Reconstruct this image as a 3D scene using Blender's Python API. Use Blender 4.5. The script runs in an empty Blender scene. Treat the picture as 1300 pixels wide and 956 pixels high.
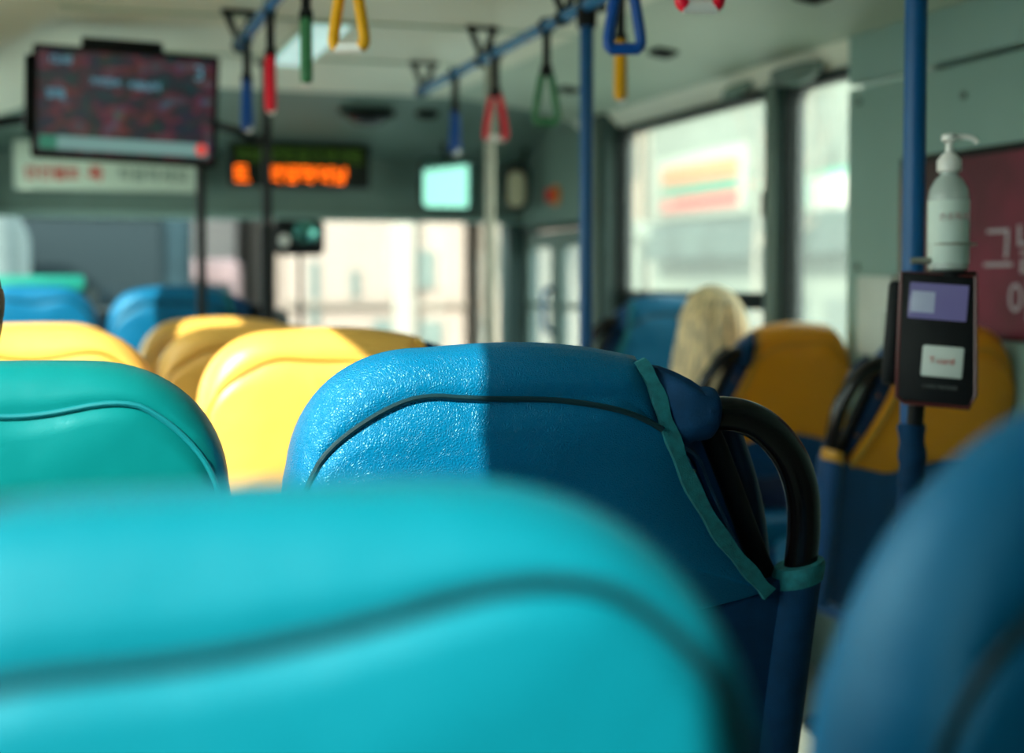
import bpy, bmesh, math, random
from mathutils import Vector, Matrix, Euler
random.seed(7)
PI = math.pi
SC = bpy.context.scene
COL = SC.collection
EYE = 1.13

# ------------------------------------------------------------------ materials
def mat(name, col, rough=.5, metal=0, spec=.5, emit=None, es=1, coat=0, trans=0):
    m = bpy.data.materials.new(name); m.use_nodes = True
    b = m.node_tree.nodes['Principled BSDF']
    b.inputs['Base Color'].default_value = (*col, 1)
    b.inputs['Roughness'].default_value = rough
    b.inputs['Metallic'].default_value = metal
    b.inputs['Specular IOR Level'].default_value = spec
    b.inputs['Coat Weight'].default_value = coat
    b.inputs['Transmission Weight'].default_value = trans
    if emit:
        b.inputs['Emission Color'].default_value = (*emit, 1)
        b.inputs['Emission Strength'].default_value = es
    return m

def noise_tint(m, scale=6, amt=.12, bump=0, bscale=80):
    """small procedural variation of the surface's own colour and an optional fine bump"""
    nt = m.node_tree; b = nt.nodes['Principled BSDF']
    tc = nt.nodes.new('ShaderNodeTexCoord')
    n = nt.nodes.new('ShaderNodeTexNoise'); n.inputs['Scale'].default_value = scale
    n.inputs['Detail'].default_value = 4
    nt.links.new(tc.outputs['Object'], n.inputs['Vector'])
    r = nt.nodes.new('ShaderNodeValToRGB')
    c = b.inputs['Base Color'].default_value[:3]
    r.color_ramp.elements[0].position = .3; r.color_ramp.elements[1].position = .7
    r.color_ramp.elements[0].color = (*[x*(1-amt) for x in c], 1)
    r.color_ramp.elements[1].color = (*[min(1, x*(1+amt)) for x in c], 1)
    nt.links.new(n.outputs['Fac'], r.inputs['Fac']); nt.links.new(r.outputs['Color'], b.inputs['Base Color'])
    if bump:
        n2 = nt.nodes.new('ShaderNodeTexNoise'); n2.inputs['Scale'].default_value = bscale
        nt.links.new(tc.outputs['Object'], n2.inputs['Vector'])
        bp = nt.nodes.new('ShaderNodeBump'); bp.inputs['Strength'].default_value = bump
        bp.inputs['Distance'].default_value = .002
        nt.links.new(n2.outputs['Fac'], bp.inputs['Height']); nt.links.new(bp.outputs['Normal'], b.inputs['Normal'])
    return m

def vinyl(name, col, rough=.36, grain=.5, scale=330, soft=.0):
    """grained upholstery vinyl: pebble cells plus slow dents"""
    m = mat(name, col, rough, spec=.5); nt = m.node_tree; b = nt.nodes['Principled BSDF']
    if col[0] < .01: b.inputs['Specular Tint'].default_value = (.45, .85, 1, 1)
    tc = nt.nodes.new('ShaderNodeTexCoord')
    v = nt.nodes.new('ShaderNodeTexVoronoi'); v.feature = 'DISTANCE_TO_EDGE'; v.inputs['Scale'].default_value = scale
    w = nt.nodes.new('ShaderNodeTexNoise'); w.inputs['Scale'].default_value = 60
    mx = nt.nodes.new('ShaderNodeMix'); mx.data_type = 'VECTOR'; mx.inputs['Factor'].default_value = .012
    nt.links.new(tc.outputs['Object'], mx.inputs[4]); nt.links.new(w.outputs['Color'], mx.inputs[5])
    nt.links.new(tc.outputs['Object'], w.inputs['Vector'])
    nt.links.new(mx.outputs[1], v.inputs['Vector'])
    r = nt.nodes.new('ShaderNodeValToRGB'); r.color_ramp.elements[1].position = .28
    nt.links.new(v.outputs['Distance'], r.inputs['Fac'])
    b1 = nt.nodes.new('ShaderNodeBump'); b1.inputs['Strength'].default_value = grain; b1.inputs['Distance'].default_value = .0006
    nt.links.new(r.outputs['Color'], b1.inputs['Height'])
    n = nt.nodes.new('ShaderNodeTexNoise'); n.inputs['Scale'].default_value = 9; n.inputs['Detail'].default_value = 2
    nt.links.new(tc.outputs['Object'], n.inputs['Vector'])
    b2 = nt.nodes.new('ShaderNodeBump'); b2.inputs['Strength'].default_value = .35; b2.inputs['Distance'].default_value = .012
    nt.links.new(n.outputs['Fac'], b2.inputs['Height']); nt.links.new(b1.outputs['Normal'], b2.inputs['Normal'])
    nt.links.new(b2.outputs['Normal'], b.inputs['Normal'])
    return m

def glass(name, tint=(.93, .97, .95), glare_veil=0.0):
    m = bpy.data.materials.new(name); m.use_nodes = True; nt = m.node_tree
    for n in list(nt.nodes): nt.nodes.remove(n)
    o = nt.nodes.new('ShaderNodeOutputMaterial'); t = nt.nodes.new('ShaderNodeBsdfTransparent')
    t.inputs['Color'].default_value = (*tint, 1)
    g = nt.nodes.new('ShaderNodeBsdfGlossy'); g.inputs['Roughness'].default_value = .02
    lw = nt.nodes.new('ShaderNodeLayerWeight'); lw.inputs['Blend'].default_value = .5
    pw = nt.nodes.new('ShaderNodeMath'); pw.operation = 'POWER'; pw.inputs[1].default_value = 4.5
    nt.links.new(lw.outputs['Facing'], pw.inputs[0])
    f = nt.nodes.new('ShaderNodeMath'); f.operation = 'MULTIPLY_ADD'; f.inputs[1].default_value = .5; f.inputs[2].default_value = .03
    nt.links.new(pw.outputs[0], f.inputs[0])
    mx = nt.nodes.new('ShaderNodeMixShader')
    nt.links.new(f.outputs[0], mx.inputs[0]); nt.links.new(t.outputs[0], mx.inputs[1]); nt.links.new(g.outputs[0], mx.inputs[2])
    last = mx
    if glare_veil:
        d = nt.nodes.new('ShaderNodeBsdfTranslucent'); d.inputs['Color'].default_value = (.9, .93, .88, 1)  # pale veil mixed into the pane to imitate washed-out glare
        m2 = nt.nodes.new('ShaderNodeMixShader'); m2.inputs[0].default_value = glare_veil
        nt.links.new(mx.outputs[0], m2.inputs[1]); nt.links.new(d.outputs[0], m2.inputs[2]); last = m2
    nt.links.new(last.outputs[0], o.inputs[0])
    return m

M = {}
M['v_main'] = vinyl('blue vinyl', (.0005, .138, .295), .34, .75)
M['v_near'] = vinyl('cyan blue vinyl', (.0005, .190, .265), .5, .25)
M['v_teal'] = vinyl('teal vinyl', (.001, .160, .165), .36, .12, 500)
M['v_blue'] = vinyl('mid blue vinyl', (.001, .108, .235), .45, .25)
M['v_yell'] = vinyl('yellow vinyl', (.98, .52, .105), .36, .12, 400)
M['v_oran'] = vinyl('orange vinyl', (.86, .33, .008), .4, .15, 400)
M['binding'] = noise_tint(mat('teal binding tape', (.006, .15, .17), .85), 90, .25, .5, 700)
M['piping'] = mat('dark green piping', (.006, .030, .040), .35)
M['pipe_teal'] = mat('teal piping', (.004, .17, .20), .4)
M['pipe_yell'] = mat('yellow piping', (.62, .30, .03), .45)
M['shell'] = noise_tint(mat('blue shell plastic', (.003, .055, .170), .38), 20, .1)
M['shell_dk'] = noise_tint(mat('navy plastic', (.003, .020, .060), .35), 20, .1)
M['fabric_dk'] = noise_tint(mat('navy cover fabric', (.001, .034, .095), .75, spec=.2), 40, .15, .3, 400)
M['black'] = mat('black gloss tube', (.004, .003, .003), .20, spec=.45)
M['blackm'] = noise_tint(mat('black plastic', (.006, .007, .008), .5, spec=.2), 30, .15)
M['rubber'] = noise_tint(mat('black rubber seal', (.006, .011, .011), .6, spec=.2), 30, .2)
M['steel'] = noise_tint(mat('brushed steel', (.36, .36, .30), .45, .6), 60, .1)
M['screw'] = mat('bright screw', (.8, .8, .8), .2, 1)
M['ceil'] = noise_tint(mat('warm grey ceiling panel', (.84, .83, .68), .5), 3, .03, .1, 200)
M['duct'] = noise_tint(mat('grey green duct panel', (.50, .59, .47), .5), 3, .05, .1, 200)
M['cove'] = noise_tint(mat('pale cove strip', (.93, .92, .78), .45), 3, .03)
M['wall'] = noise_tint(mat('grey green wall panel', (.26, .40, .36), .5), 3, .06, .1, 200)
M['header'] = noise_tint(mat('dark grey green header', (.16, .24, .205), .55), 3, .07, .1, 200)
M['floor'] = noise_tint(mat('speckled grey green vinyl floor', (.30, .33, .28), .5), 220, .5)
M['pillar'] = noise_tint(mat('dark teal pillar', (.035, .07, .065), .5), 5, .1)
M['pillar_l'] = noise_tint(mat('grey post', (.13, .18, .155), .5), 5, .1)
M['glass'] = glass('clear window glass')
M['glass_r'] = glass('glare veiled side window glass', (.91, .925, .87), .06)
M['glass_d'] = glass('door glass', (.72, .80, .80), .05)
M['tint'] = glass('tinted band glass', (.30, .42, .42), .02)
M['pole'] = mat('blue powder coated tube', (.002, .085, .25), .35, spec=.3)
M['rail'] = mat('bright blue rail', (.02, .18, .42), .22, coat=.4)
M['h_blue'] = mat('blue handle plastic', (.001, .070, .33), .35, spec=.3)
M['h_red'] = mat('red handle plastic', (.85, .008, .035), .35, spec=.3)
M['h_green'] = mat('green handle plastic', (.035, .20, .075), .4)
M['h_yell'] = mat('yellow handle plastic', (.92, .42, .003), .35, spec=.3)
M['h_white'] = mat('white handle bar', (.85, .82, .78), .4)
M['lamp'] = mat('lamp diffuser', (.6, .8, .78), .4, emit=(.62, .95, .92), es=.55)
M['lampstrip'] = mat('lit strip diffuser', (.8, .8, .72), .4, emit=(1, .97, .82), es=2.2)
M['white'] = noise_tint(mat('pale sunlit panel', (.62, .66, .60), .45), 12, .05)
M['bottle'] = mat('milky clear plastic', (.62, .70, .66), .25, trans=.35)
M['label'] = mat('white paper label', (.62, .72, .66), .6)
M['signw'] = mat('softly glowing white board', (.52, .62, .50), .5, emit=(.8, .95, .78), es=.03)  # faint glow added to the board, which is no lamp
M['redink'] = mat('red ink', (.55, .05, .035), .6)
M['darkink'] = mat('dark ink', (.06, .11, .09), .6)
M['whiteink'] = mat('white ink', (.42, .36, .40), .6)
M['led_o'] = mat('orange led', (.3, .05, 0), .5, emit=(1, .14, .002), es=2.4)
M['led_g'] = mat('green led', (.02, .1, 0), .5, emit=(.16, .36, .02), es=.26)
M['ledface'] = mat('led face', (.006, .010, .006), .5, spec=.15)
M['pad'] = mat('pale reader sticker', (.66, .70, .66), .5)
M['mirror'] = mat('cyan reflection mirror', (.20, .46, .43), .04, 1)  # cyan of the reflected sky is put into the tint
M['lens'] = mat('painted beige reflection', (.60, .56, .38), .4)  # beige reflection of the oval mirror, held in its base colour
M['hair_b'] = noise_tint(mat('blonde hair', (.85, .66, .38), .42), 14, .25)
M['hair_d'] = noise_tint(mat('black hair', (.012, .009, .008), .4), 30, .3)
M['skin'] = mat('skin', (.56, .30, .19), .5)
M['skin'].node_tree.nodes['Principled BSDF'].inputs['Subsurface Weight'].default_value = .1
M['coat'] = noise_tint(mat('dark coat', (.03, .035, .045), .8), 40, .2)
M['cream'] = noise_tint(mat('cream knit', (.45, .40, .30), .9), 80, .2)
M['jeans'] = noise_tint(mat('denim', (.03, .05, .11), .8), 90, .2)
M['redlit'] = mat('red plastic', (.75, .008, .02), .3)
M['orangep'] = mat('orange plastic', (.8, .25, .03), .3)
M['greenp'] = noise_tint(mat('green plastic', (.008, .21, .165), .4), 10, .1)
M['dash'] = noise_tint(mat('dark dashboard plastic', (.02, .035, .04), .5), 15, .2)

# hair strands: stretched noise bump
for k in ('hair_b', 'hair_d'):
    nt = M[k].node_tree; b = nt.nodes['Principled BSDF']
    tc = nt.nodes.new('ShaderNodeTexCoord'); mp = nt.nodes.new('ShaderNodeMapping'); mp.inputs['Scale'].default_value = (90, 90, 4)
    n = nt.nodes.new('ShaderNodeTexNoise'); n.inputs['Scale'].default_value = 1.5
    nt.links.new(tc.outputs['Object'], mp.inputs[0]); nt.links.new(mp.outputs[0], n.inputs['Vector'])
    bp = nt.nodes.new('ShaderNodeBump'); bp.inputs['Strength'].default_value = .6; bp.inputs['Distance'].default_value = .004
    nt.links.new(n.outputs['Fac'], bp.inputs['Height']); nt.links.new(bp.outputs['Normal'], b.inputs['Normal'])
    r = nt.nodes.new('ShaderNodeValToRGB')
    c = (.95, .72, .40) if k == 'hair_b' else (.012, .009, .008)
    r.color_ramp.elements[0].color = (*[x*.55 for x in c], 1); r.color_ramp.elements[0].position = .35
    r.color_ramp.elements[1].color = (*[x*1.25 for x in c], 1); r.color_ramp.elements[1].position = .62
    nt.links.new(n.outputs['Fac'], r.inputs['Fac']); nt.links.new(r.outputs['Color'], b.inputs['Base Color'])

# ------------------------------------------------------------------ helpers
def link(o, parent=None):
    COL.objects.link(o)
    if parent: o.parent = parent
    return o

def obj(name, bm, m, parent=None, smooth=True, angle=40):
    bmesh.ops.recalc_face_normals(bm, faces=bm.faces[:])
    me = bpy.data.meshes.new(name); bm.to_mesh(me); bm.free()
    for p in me.polygons: p.use_smooth = smooth
    if smooth:
        try: me.set_sharp_from_angle(angle=math.radians(angle))
        except Exception: pass
    for x in (m if isinstance(m, (list, tuple)) else [m]): me.materials.append(x)
    return link(bpy.data.objects.new(name, me), parent)

def thing(name, label, cat, loc=(0, 0, 0), rot=(0, 0, 0), group=None):
    o = link(bpy.data.objects.new(name, None)); o.location = loc; o.rotation_euler = rot
    o.empty_display_size = .05
    return tag(o, label, cat, group)

def tag(o, label, cat, group=None, kind=None):
    o['label'] = label; o['category'] = cat
    if group: o['group'] = group
    if kind: o['kind'] = kind
    return o

def struct(name, bm, m, parent=None, smooth=True):
    o = obj(name, bm, m, parent, smooth)
    if parent is None: o['kind'] = 'structure'
    return o

def NB(): return bmesh.new()

def box(bm, x0, x1, y0, y1, z0, z1, bev=0, seg=2, rot=None, piv=None):
    vs = [bm.verts.new((x, y, z)) for x in (x0, x1) for y in (y0, y1) for z in (z0, z1)]
    fs = [(0, 1, 3, 2), (4, 6, 7, 5), (0, 4, 5, 1), (2, 3, 7, 6), (0, 2, 6, 4), (1, 5, 7, 3)]
    faces = [bm.faces.new([vs[i] for i in f]) for f in fs]
    allv = vs
    if bev:
        ed = list({e for f in faces for e in f.edges})
        r = bmesh.ops.bevel(bm, geom=ed, offset=bev, segments=seg, affect='EDGES', profile=.5)
        allv = list({v for f in r['faces'] for v in f.verts} | {v for v in vs if v.is_valid})
    if rot:
        bmesh.ops.rotate(bm, verts=allv, cent=piv or ((x0+x1)/2, (y0+y1)/2, (z0+z1)/2), matrix=Euler(rot).to_matrix())
    return allv

def tube(bm, pts, r, n=16, closed=False, flat=1.0):
    pts = [Vector(p) for p in pts]; N = len(pts)
    rs = r if isinstance(r, (list, tuple)) else [r]*N
    rings = []; prev = None
    for i, p in enumerate(pts):
        a = pts[(i-1) % N] if (closed or i > 0) else p
        b = pts[(i+1) % N] if (closed or i < N-1) else p
        t = (b-a)
        t = t.normalized() if t.length > 1e-9 else Vector((0, 0, 1))
        if prev is None:
            u = t.orthogonal().normalized() if abs(t.y) > .9 else (Vector((0, 1, 0)) - t*t.y).normalized()
        else:
            u = (prev - t*prev.dot(t)).normalized()
        prev = u; w = t.cross(u)
        rings.append([bm.verts.new(p + (u*math.cos(2*PI*k/n)*flat + w*math.sin(2*PI*k/n))*rs[i]) for k in range(n)])
    rng = range(N) if closed else range(N-1)
    for i in rng:
        A, B = rings[i], rings[(i+1) % N]
        for k in range(n): bm.faces.new((A[k], A[(k+1) % n], B[(k+1) % n], B[k]))
    if not closed:
        bm.faces.new(rings[0][::-1]); bm.faces.new(rings[-1])

def smooth_path(pts, n=8, closed=False):
    """Catmull-Rom through points"""
    P = [Vector(p) for p in pts]; out = []
    N = len(P); seg = N if closed else N-1
    for i in range(seg):
        if closed: p0, p1, p2, p3 = P[(i-1) % N], P[i], P[(i+1) % N], P[(i+2) % N]
        else: p0, p1, p2, p3 = P[max(i-1, 0)], P[i], P[i+1], P[min(i+2, N-1)]
        for k in range(n):
            t = k/n
            out.append(.5*((2*p1) + (p2-p0)*t + (2*p0-5*p1+4*p2-p3)*t*t + (3*p1-p0-3*p2+p3)*t**3))
    if not closed: out.append(P[-1])
    return out

def lathe(bm, prof, c=(0, 0), n=28):
    """prof: list of (r,z)"""
    rings = [[bm.verts.new((c[0]+r*math.cos(2*PI*k/n), c[1]+r*math.sin(2*PI*k/n), z)) for k in range(n)] for r, z in prof]
    for A, B in zip(rings, rings[1:]):
        for k in range(n): bm.faces.new((A[k], A[(k+1) % n], B[(k+1) % n], B[k]))
    bm.faces.new(rings[0][::-1]); bm.faces.new(rings[-1])

def prism_y(bm, pts, y0, y1, bev=0):
    """polygon in (x,z) extruded along y"""
    A = [bm.verts.new((x, y0, z)) for x, z in pts]; B = [bm.verts.new((x, y1, z)) for x, z in pts]
    f = [bm.faces.new(A), bm.faces.new(B[::-1])]
    for i in range(len(pts)):
        j = (i+1) % len(pts); bm.faces.new((A[i], B[i], B[j], A[j]))
    if bev:
        bmesh.ops.bevel(bm, geom=[e for x in f for e in x.edges], offset=bev, segments=2, affect='EDGES', profile=.5)

def rr(x0, x1, z0, z1, r, n=6):
    """rounded rectangle outline"""
    out = []
    for cx, cz, a0 in ((x1-r, z1-r, 0), (x0+r, z1-r, PI/2), (x0+r, z0+r, PI), (x1-r, z0+r, 1.5*PI)):
        for k in range(n+1):
            a = a0+PI/2*k/n; out.append((cx+r*math.cos(a), cz+r*math.sin(a)))
    return out

def ring_x(bm, X0, X1, y0, y1, z0, z1, r, wid):
    """rounded frame lying in a wall of constant X; opening y0..y1,z0..z1; frame grows outward by wid"""
    a = rr(y0, y1, z0, z1, r); b = rr(y0-wid, y1+wid, z0-wid, z1+wid, .001)
    n = len(a)
    V = [[bm.verts.new((X, p[0], p[1])) for p in L] for X, L in ((X0, a), (X0, b), (X1, b), (X1, a))]
    for q in range(4):
        A, B = V[q], V[(q+1) % 4]
        for i in range(n):
            j = (i+1) % n
            bm.faces.new((A[i], A[j], B[j], B[i]))

def text_mesh(name, body, size, m, parent, loc, rot=(PI/2, 0, 0), align='CENTER', ext=.0006, bold=0):
    cu = bpy.data.curves.new('t', 'FONT'); cu.body = body; cu.size = size; cu.align_x = align; cu.align_y = 'CENTER'
    cu.extrude = ext; cu.offset = bold
    o = bpy.data.objects.new('t', cu); COL.objects.link(o)
    bpy.context.view_layer.update()
    dg = bpy.context.evaluated_depsgraph_get()
    me = bpy.data.meshes.new_from_object(o.evaluated_get(dg)); me.name = name
    bpy.data.objects.remove(o)
    me.materials.clear(); me.materials.append(m)
    q = link(bpy.data.objects.new(name, me), parent); q.location = loc; q.rotation_euler = rot
    return q

def copy_tree(o, parent=None):
    c = o.copy(); COL.objects.link(c); c.parent = parent
    for ch in [x for x in KIDS.get(o.name, [])]: copy_tree(ch, c)
    return c
KIDS = {}
def index_kids():
    KIDS.clear()
    for o in bpy.data.objects:
        if o.parent: KIDS.setdefault(o.parent.name, []).append(o)

# ------------------------------------------------------------------ the shell of the bus
XL, XR = -.335, 2.12          # inner wall faces
ZC = EYE + .745               # ceiling
ZW0, ZWM, ZW1 = .73, EYE-.035, EYE+.575   # window bottom, sash, top
YB, YF = -1.55, 6.45

bm = NB(); box(bm, XL-.06, XR+.1, YB, YF+.35, -.12, 0); struct('floor', bm, M['floor'], smooth=False)

# ceiling: flat centre
bm = NB(); box(bm, .02, 1.52, YB, 5.6, ZC, ZC+.05); struct('ceiling', bm, M['ceil'], smooth=False)
k = 1
for y in (1.0, 2.2, 3.2, 4.06, 4.76):
    bm = NB(); box(bm, .02, 1.52, y-.012, y+.012, ZC-.006, ZC+.0, .002); struct('trim_%d' % k, bm, M['duct']); k += 1
# side ducts (extruded profiles)
def along_y(bm, prof, y0, y1):
    A = [bm.verts.new((x, y0, z)) for x, z in prof]; B = [bm.verts.new((x, y1, z)) for x, z in prof]
    bm.faces.new(A); bm.faces.new(B[::-1])
    for i in range(len(prof)):
        j = (i+1) % len(prof); bm.faces.new((A[i], B[i], B[j], A[j]))
bm = NB()
along_y(bm, [(1.52, ZC), (1.60, ZC-.004), (1.85, ZC-.035), (2.02, ZC-.072), (2.06, ZC-.085), (XR+.04, ZC-.085), (XR+.04, ZC+.05), (1.52, ZC+.05)], YB, 5.6)
struct('trim_20', bm, M['duct'])
bm = NB(); along_y(bm, [(2.062, ZC-.085), (XR+.03, ZC-.17), (XR+.04, ZC-.17), (XR+.04, ZC-.085)], YB, 5.6)
struct('trim_21', bm, M['cove'])
bm = NB()
along_y(bm, [(.02, ZC), (-.03, ZC-.015), (-.12, ZC-.07), (-.24, ZC-.112), (XL-.04, ZC-.130), (XL-.04, ZC+.05), (.02, ZC+.05)], YB, 5.9)
struct('trim_22', bm, M['ceil'])

# right wall: sill, header, posts, pier
def wallbox(bm, X0, X1, y0, y1, z0, z1): box(bm, X0, X1, y0, y1, z0, z1, .004)
bm = NB()
wallbox(bm, XR, XR+.06, YB, 5.44, 0, ZW0-.02)
wallbox(bm, XR, XR+.06, YB, 5.44, ZW1+.02, ZC+.04)
wallbox(bm, XR, XR+.06, YB, 3.08, ZW0-.02, ZW1+.02)
struct('wall_right', bm, M['wall'])
# grey panelled pier in front of the wall, with a joint line and screws
bm = NB(); box(bm, 2.055, XR, .05, 3.42, 0, EYE+.518, .006); box(bm, 2.055, XR, .05, 3.42, EYE+.53, EYE+.665, .006)
struct('trim_23', bm, M['wall'])
bm = NB()
for y, z in ((3.36, EYE+.48), (3.36, EYE+.04), (2.9, EYE+.44)):
    tube(bm, [(2.056, y, z), (2.049, y, z)], .010, 12)
struct('trim_24', bm, M['pillar_l'])
# posts between side windows
bm = NB(); box(bm, XR-.03, XR+.06, 3.875, 3.955, ZW0-.02, ZW1+.03, .01); struct('trim_25', bm, M['pillar'])
bm = NB(); box(bm, XR-.045, XR-.03, 3.885, 3.94, .4, ZW1+.03, .008); struct('trim_26', bm, M['pillar_l'])
bm = NB(); box(bm, XR-.06, XR+.06, 5.22, 5.44, 0, ZC-.08, .01); struct('trim_27', bm, M['pillar'])
bm = NB(); box(bm, XR-.08, XR-.06, 5.27, 5.38, 0, ZC-.1, .008); struct('trim_28', bm, M['pillar_l'])

def side_window(n, X, y0, y1, gl, sash=True, inward=1, ZW1=ZW1):
    """frame of black rubber, divider bar, glass"""
    bm = NB(); ring_x(bm, X-.012*inward, X+.05*inward, y0, y1, ZW0, ZW1, .05, .022)
    w = struct('window_%d' % n, bm, M['rubber'])
    if sash:
        bm = NB(); box(bm, min(X-.005*inward, X+.03*inward), max(X-.005*inward, X+.03*inward), y0, y1, ZWM-.055, ZWM, .004)
        obj('window_bar', bm, M['rubber'], w)
    bm = NB(); gx = X+.022*inward; box(bm, min(gx, gx+.005*inward), max(gx, gx+.005*inward), y0-.005, y1+.005, ZW0-.005, ZW1+.005)
    obj('pane', bm, gl, w, False)
    return w
wr1 = side_window(1, XR, 3.972, 5.198, M['glass_r'])
bm = NB(); box(bm, XR-.03, XR-.012, 3.96, 3.985, EYE+.20, EYE+.28, .004); obj('window_latch', bm, M['blackm'], wr1)
side_window(2, XR, 3.10, 3.855, M['glass_r'], False)

# left wall with windows that let the sun in
bm = NB()
ZL1 = ZW1+.035
LW = [(-.14, .26), (.655, 2.45), (2.92, 3.62), (4.42, 6.0)]
wallbox(bm, XL-.06, XL, YB, YF, 0, ZW0-.02); wallbox(bm, XL-.06, XL, YB, YF, ZL1+.02, ZC+.04)
ys = [YB] + [v for w in LW for v in w] + [YF]
for a, b in zip(ys[0::2], ys[1::2]): wallbox(bm, XL-.06, XL, a, b, ZW0-.02, ZL1+.02)
struct('wall_left', bm, M['wall'])
for i, (a, b) in enumerate(LW): side_window(3+i, XL, a+.02, b-.02, M['glass'], False, -1, ZL1)

# rear wall
bm = NB(); box(bm, XL-.06, XR+.06, YB-.06, YB, 0, ZC+.04); struct('wall_back', bm, M['wall'], smooth=False)

# front header: sloping panel, face above the windscreen
bm = NB()
def along_x(bm, prof, x0, x1):
    A = [bm.verts.new((x0, y, z)) for y, z in prof]; B = [bm.verts.new((x1, y, z)) for y, z in prof]
    bm.faces.new(A); bm.faces.new(B[::-1])
    for i in range(len(prof)):
        j = (i+1) % len(prof); bm.faces.new((A[i], B[i], B[j], A[j]))
along_x(bm, [(5.6, ZC+.0), (5.75, ZC-.025), (5.98, ZC-.09), (6.22, ZC-.155), (6.30, ZC-.20), (6.36, EYE+.30), (6.34, EYE+.285), (6.5, EYE+.285), (6.5, ZC+.08), (5.6, ZC+.05)], XL, XR)
struct('wall_front', bm, M['header'])
bm = NB(); box(bm, XL, XR, 6.325, 6.37, EYE+.272, EYE+.30, .006); struct('trim_29', bm, M['wall'])
# windscreen with centre and corner posts, lower wall
bm = NB(); box(bm, XL, XR, 6.42, 6.426, .55, EYE+.285); ws = struct('window_7', bm, M['glass'], smooth=False)
bm = NB(); box(bm, XL, XR, 6.38, 6.5, 0, .56, .01); struct('trim_30', bm, M['dash'])
bm = NB(); box(bm, XR-.10, XR+.06, 6.36, 6.5, 0, EYE+.32, .015); struct('trim_31', bm, M['pillar'])
bm = NB(); box(bm, XL-.06, XL+.04, 6.36, 6.5, 0, EYE+.32, .015); struct('trim_32', bm, M['pillar'])

# front door on the right side: header, two leaves with panes
bm = NB(); box(bm, XR-.03, XR+.06, 5.44, 6.5, EYE+.235, ZC+.04, .01); struct('trim_33', bm, M['header'])
bm = NB(); box(bm, XR-.045, XR-.02, 5.44, 6.42, EYE+.225, EYE+.25, .006); struct('trim_34', bm, M['rubber'])
def door_leaf(n, y0, y1):
    bm = NB(); ring_x(bm, XR-.012, XR+.02, y0+.07, y1-.07, .15, EYE+.155, .03, .068)
    d = struct('door_%d' % n, bm, M['pillar_l'])
    bm = NB(); box(bm, XR, XR+.006, y0+.065, y1-.065, .145, EYE+.16); obj('pane', bm, M['glass_d'], d, False)
    bm = NB(); box(bm, XR-.008, XR+.014, y0+.06, y1-.06, EYE-.12, EYE-.095, .004); obj('door_bar', bm, M['pillar_l'], d)
    return d
d1 = door_leaf(1, 5.46, 5.93); d2 = door_leaf(2, 5.93, 6.38)
bm = NB(); tube(bm, smooth_path([(XR-.01, 5.975, EYE-.03), (XR-.05, 5.97, EYE-.05), (XR-.05, 5.97, EYE-.20), (XR-.01, 5.975, EYE-.22)], 6), .014, 10)
h = obj('door_handle', bm, M['rail'], d2); h['label'] = 'light blue door handle'
bm = NB(); box(bm, XL, XR, 5.6, 6.38, 0, .02, .004); struct('trim_35', bm, M['floor'])

# ------------------------------------------------------------------ seats
def hem_arch(x, w, lo, hi): return lo + (hi-lo)*max(0, 1-(x/w)**2)

def out_window(w=.222, zt=1.06, zb=.70, r=.15, crown=.010):
    """symmetrical rounded-top outline, going left bottom -> top -> right bottom -> hem"""
    P = []
    for i in range(10): P.append((-w*(1+.02*math.sin(PI*i/9*.8)), zb + (zt-r-zb)*i/9))
    for i in range(1, 18):
        a = PI/2*i/17; e = .88
        P.append((-w+r - r*math.cos(a)**e, zt-r + r*math.sin(a)**e))
    for i in range(1, 14): P.append((-w+r + (2*w-2*r)*i/14, zt))
    Q = [(-x, z) for x, z in P[:27]][::-1]
    P = P[:27] + P[27:] + Q
    P = [(x, z + crown*(1-(x/w)**2)*(1 if z > zt-r*.8 else 0) * min(1, max(0, (z-(zt-r*.8))/(r*.8)))) for x, z in P]
    for i in range(1, 16):
        x = w - 2*w*i/16; P.append((x, hem_arch(x, w, zb, zb+.055)))
    return P

def out_aisle(w=.222, zt=1.06, zb=.70, r=.15):
    P = []
    for i in range(10): P.append((-w*(1+.02*math.sin(PI*i/9*.8)), zb + (zt-r-zb)*i/9))
    for i in range(1, 18):
        a = PI/2*i/17; e = .88
        P.append((-w+r - r*math.cos(a)**e, zt-r + r*math.sin(a)**e))
    n1 = len(P)
    x0 = -w+r
    for i in range(1, 20):
        t = i/19; x = x0 + (.185-x0)*t
        P.append((x, zt + .006*math.sin(PI*t)-.014*t*t*t))
    n2 = len(P)
    dia = smooth_path([(.185, 1.046, 0), (.200, 1.010, 0), (.212, .962, 0), (.238, .905, 0), (.285, .835, 0), (.330, .785, 0), (.362, .752, 0)], 5)[1:]
    P += [(v.x, v.y) for v in dia]
    n3 = len(P)
    for i in range(1, 20):
        t = i/20; x = .362 - (.362+w)*t
        P.append((x, .752 - .030*min(1, t*4) + .02*math.sin(PI*max(0, t-.2)/.8) - .02*t))
    return P, n1, n2, n3

PROF = [(.205, -.013), (.16, -.013), (.11, -.0125), (.08, -.011), (.062, -.007), (.052, .0005), (.047, .003), (.041, .0005), (.030, .005), (.020, .012), (.011, .022), (.004, .036), (0, .052), (.002, .068), (.009, .082), (.020, .092), (.035, .098), (.07, .1), (.14, .1), (.205, .1)]
LEAN = .20
def lean(bm, zt=1.06):
    for v in bm.verts: v.co.y += (zt-v.co.z)*LEAN

def inset_factor(x, z, top):
    """the boxing is wide over the crown and narrow down the sides"""
    t = max(0, min(1, (z-.90)/.145)); t = t*t*(3-2*t)
    return .34+(top-.34)*t

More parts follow.
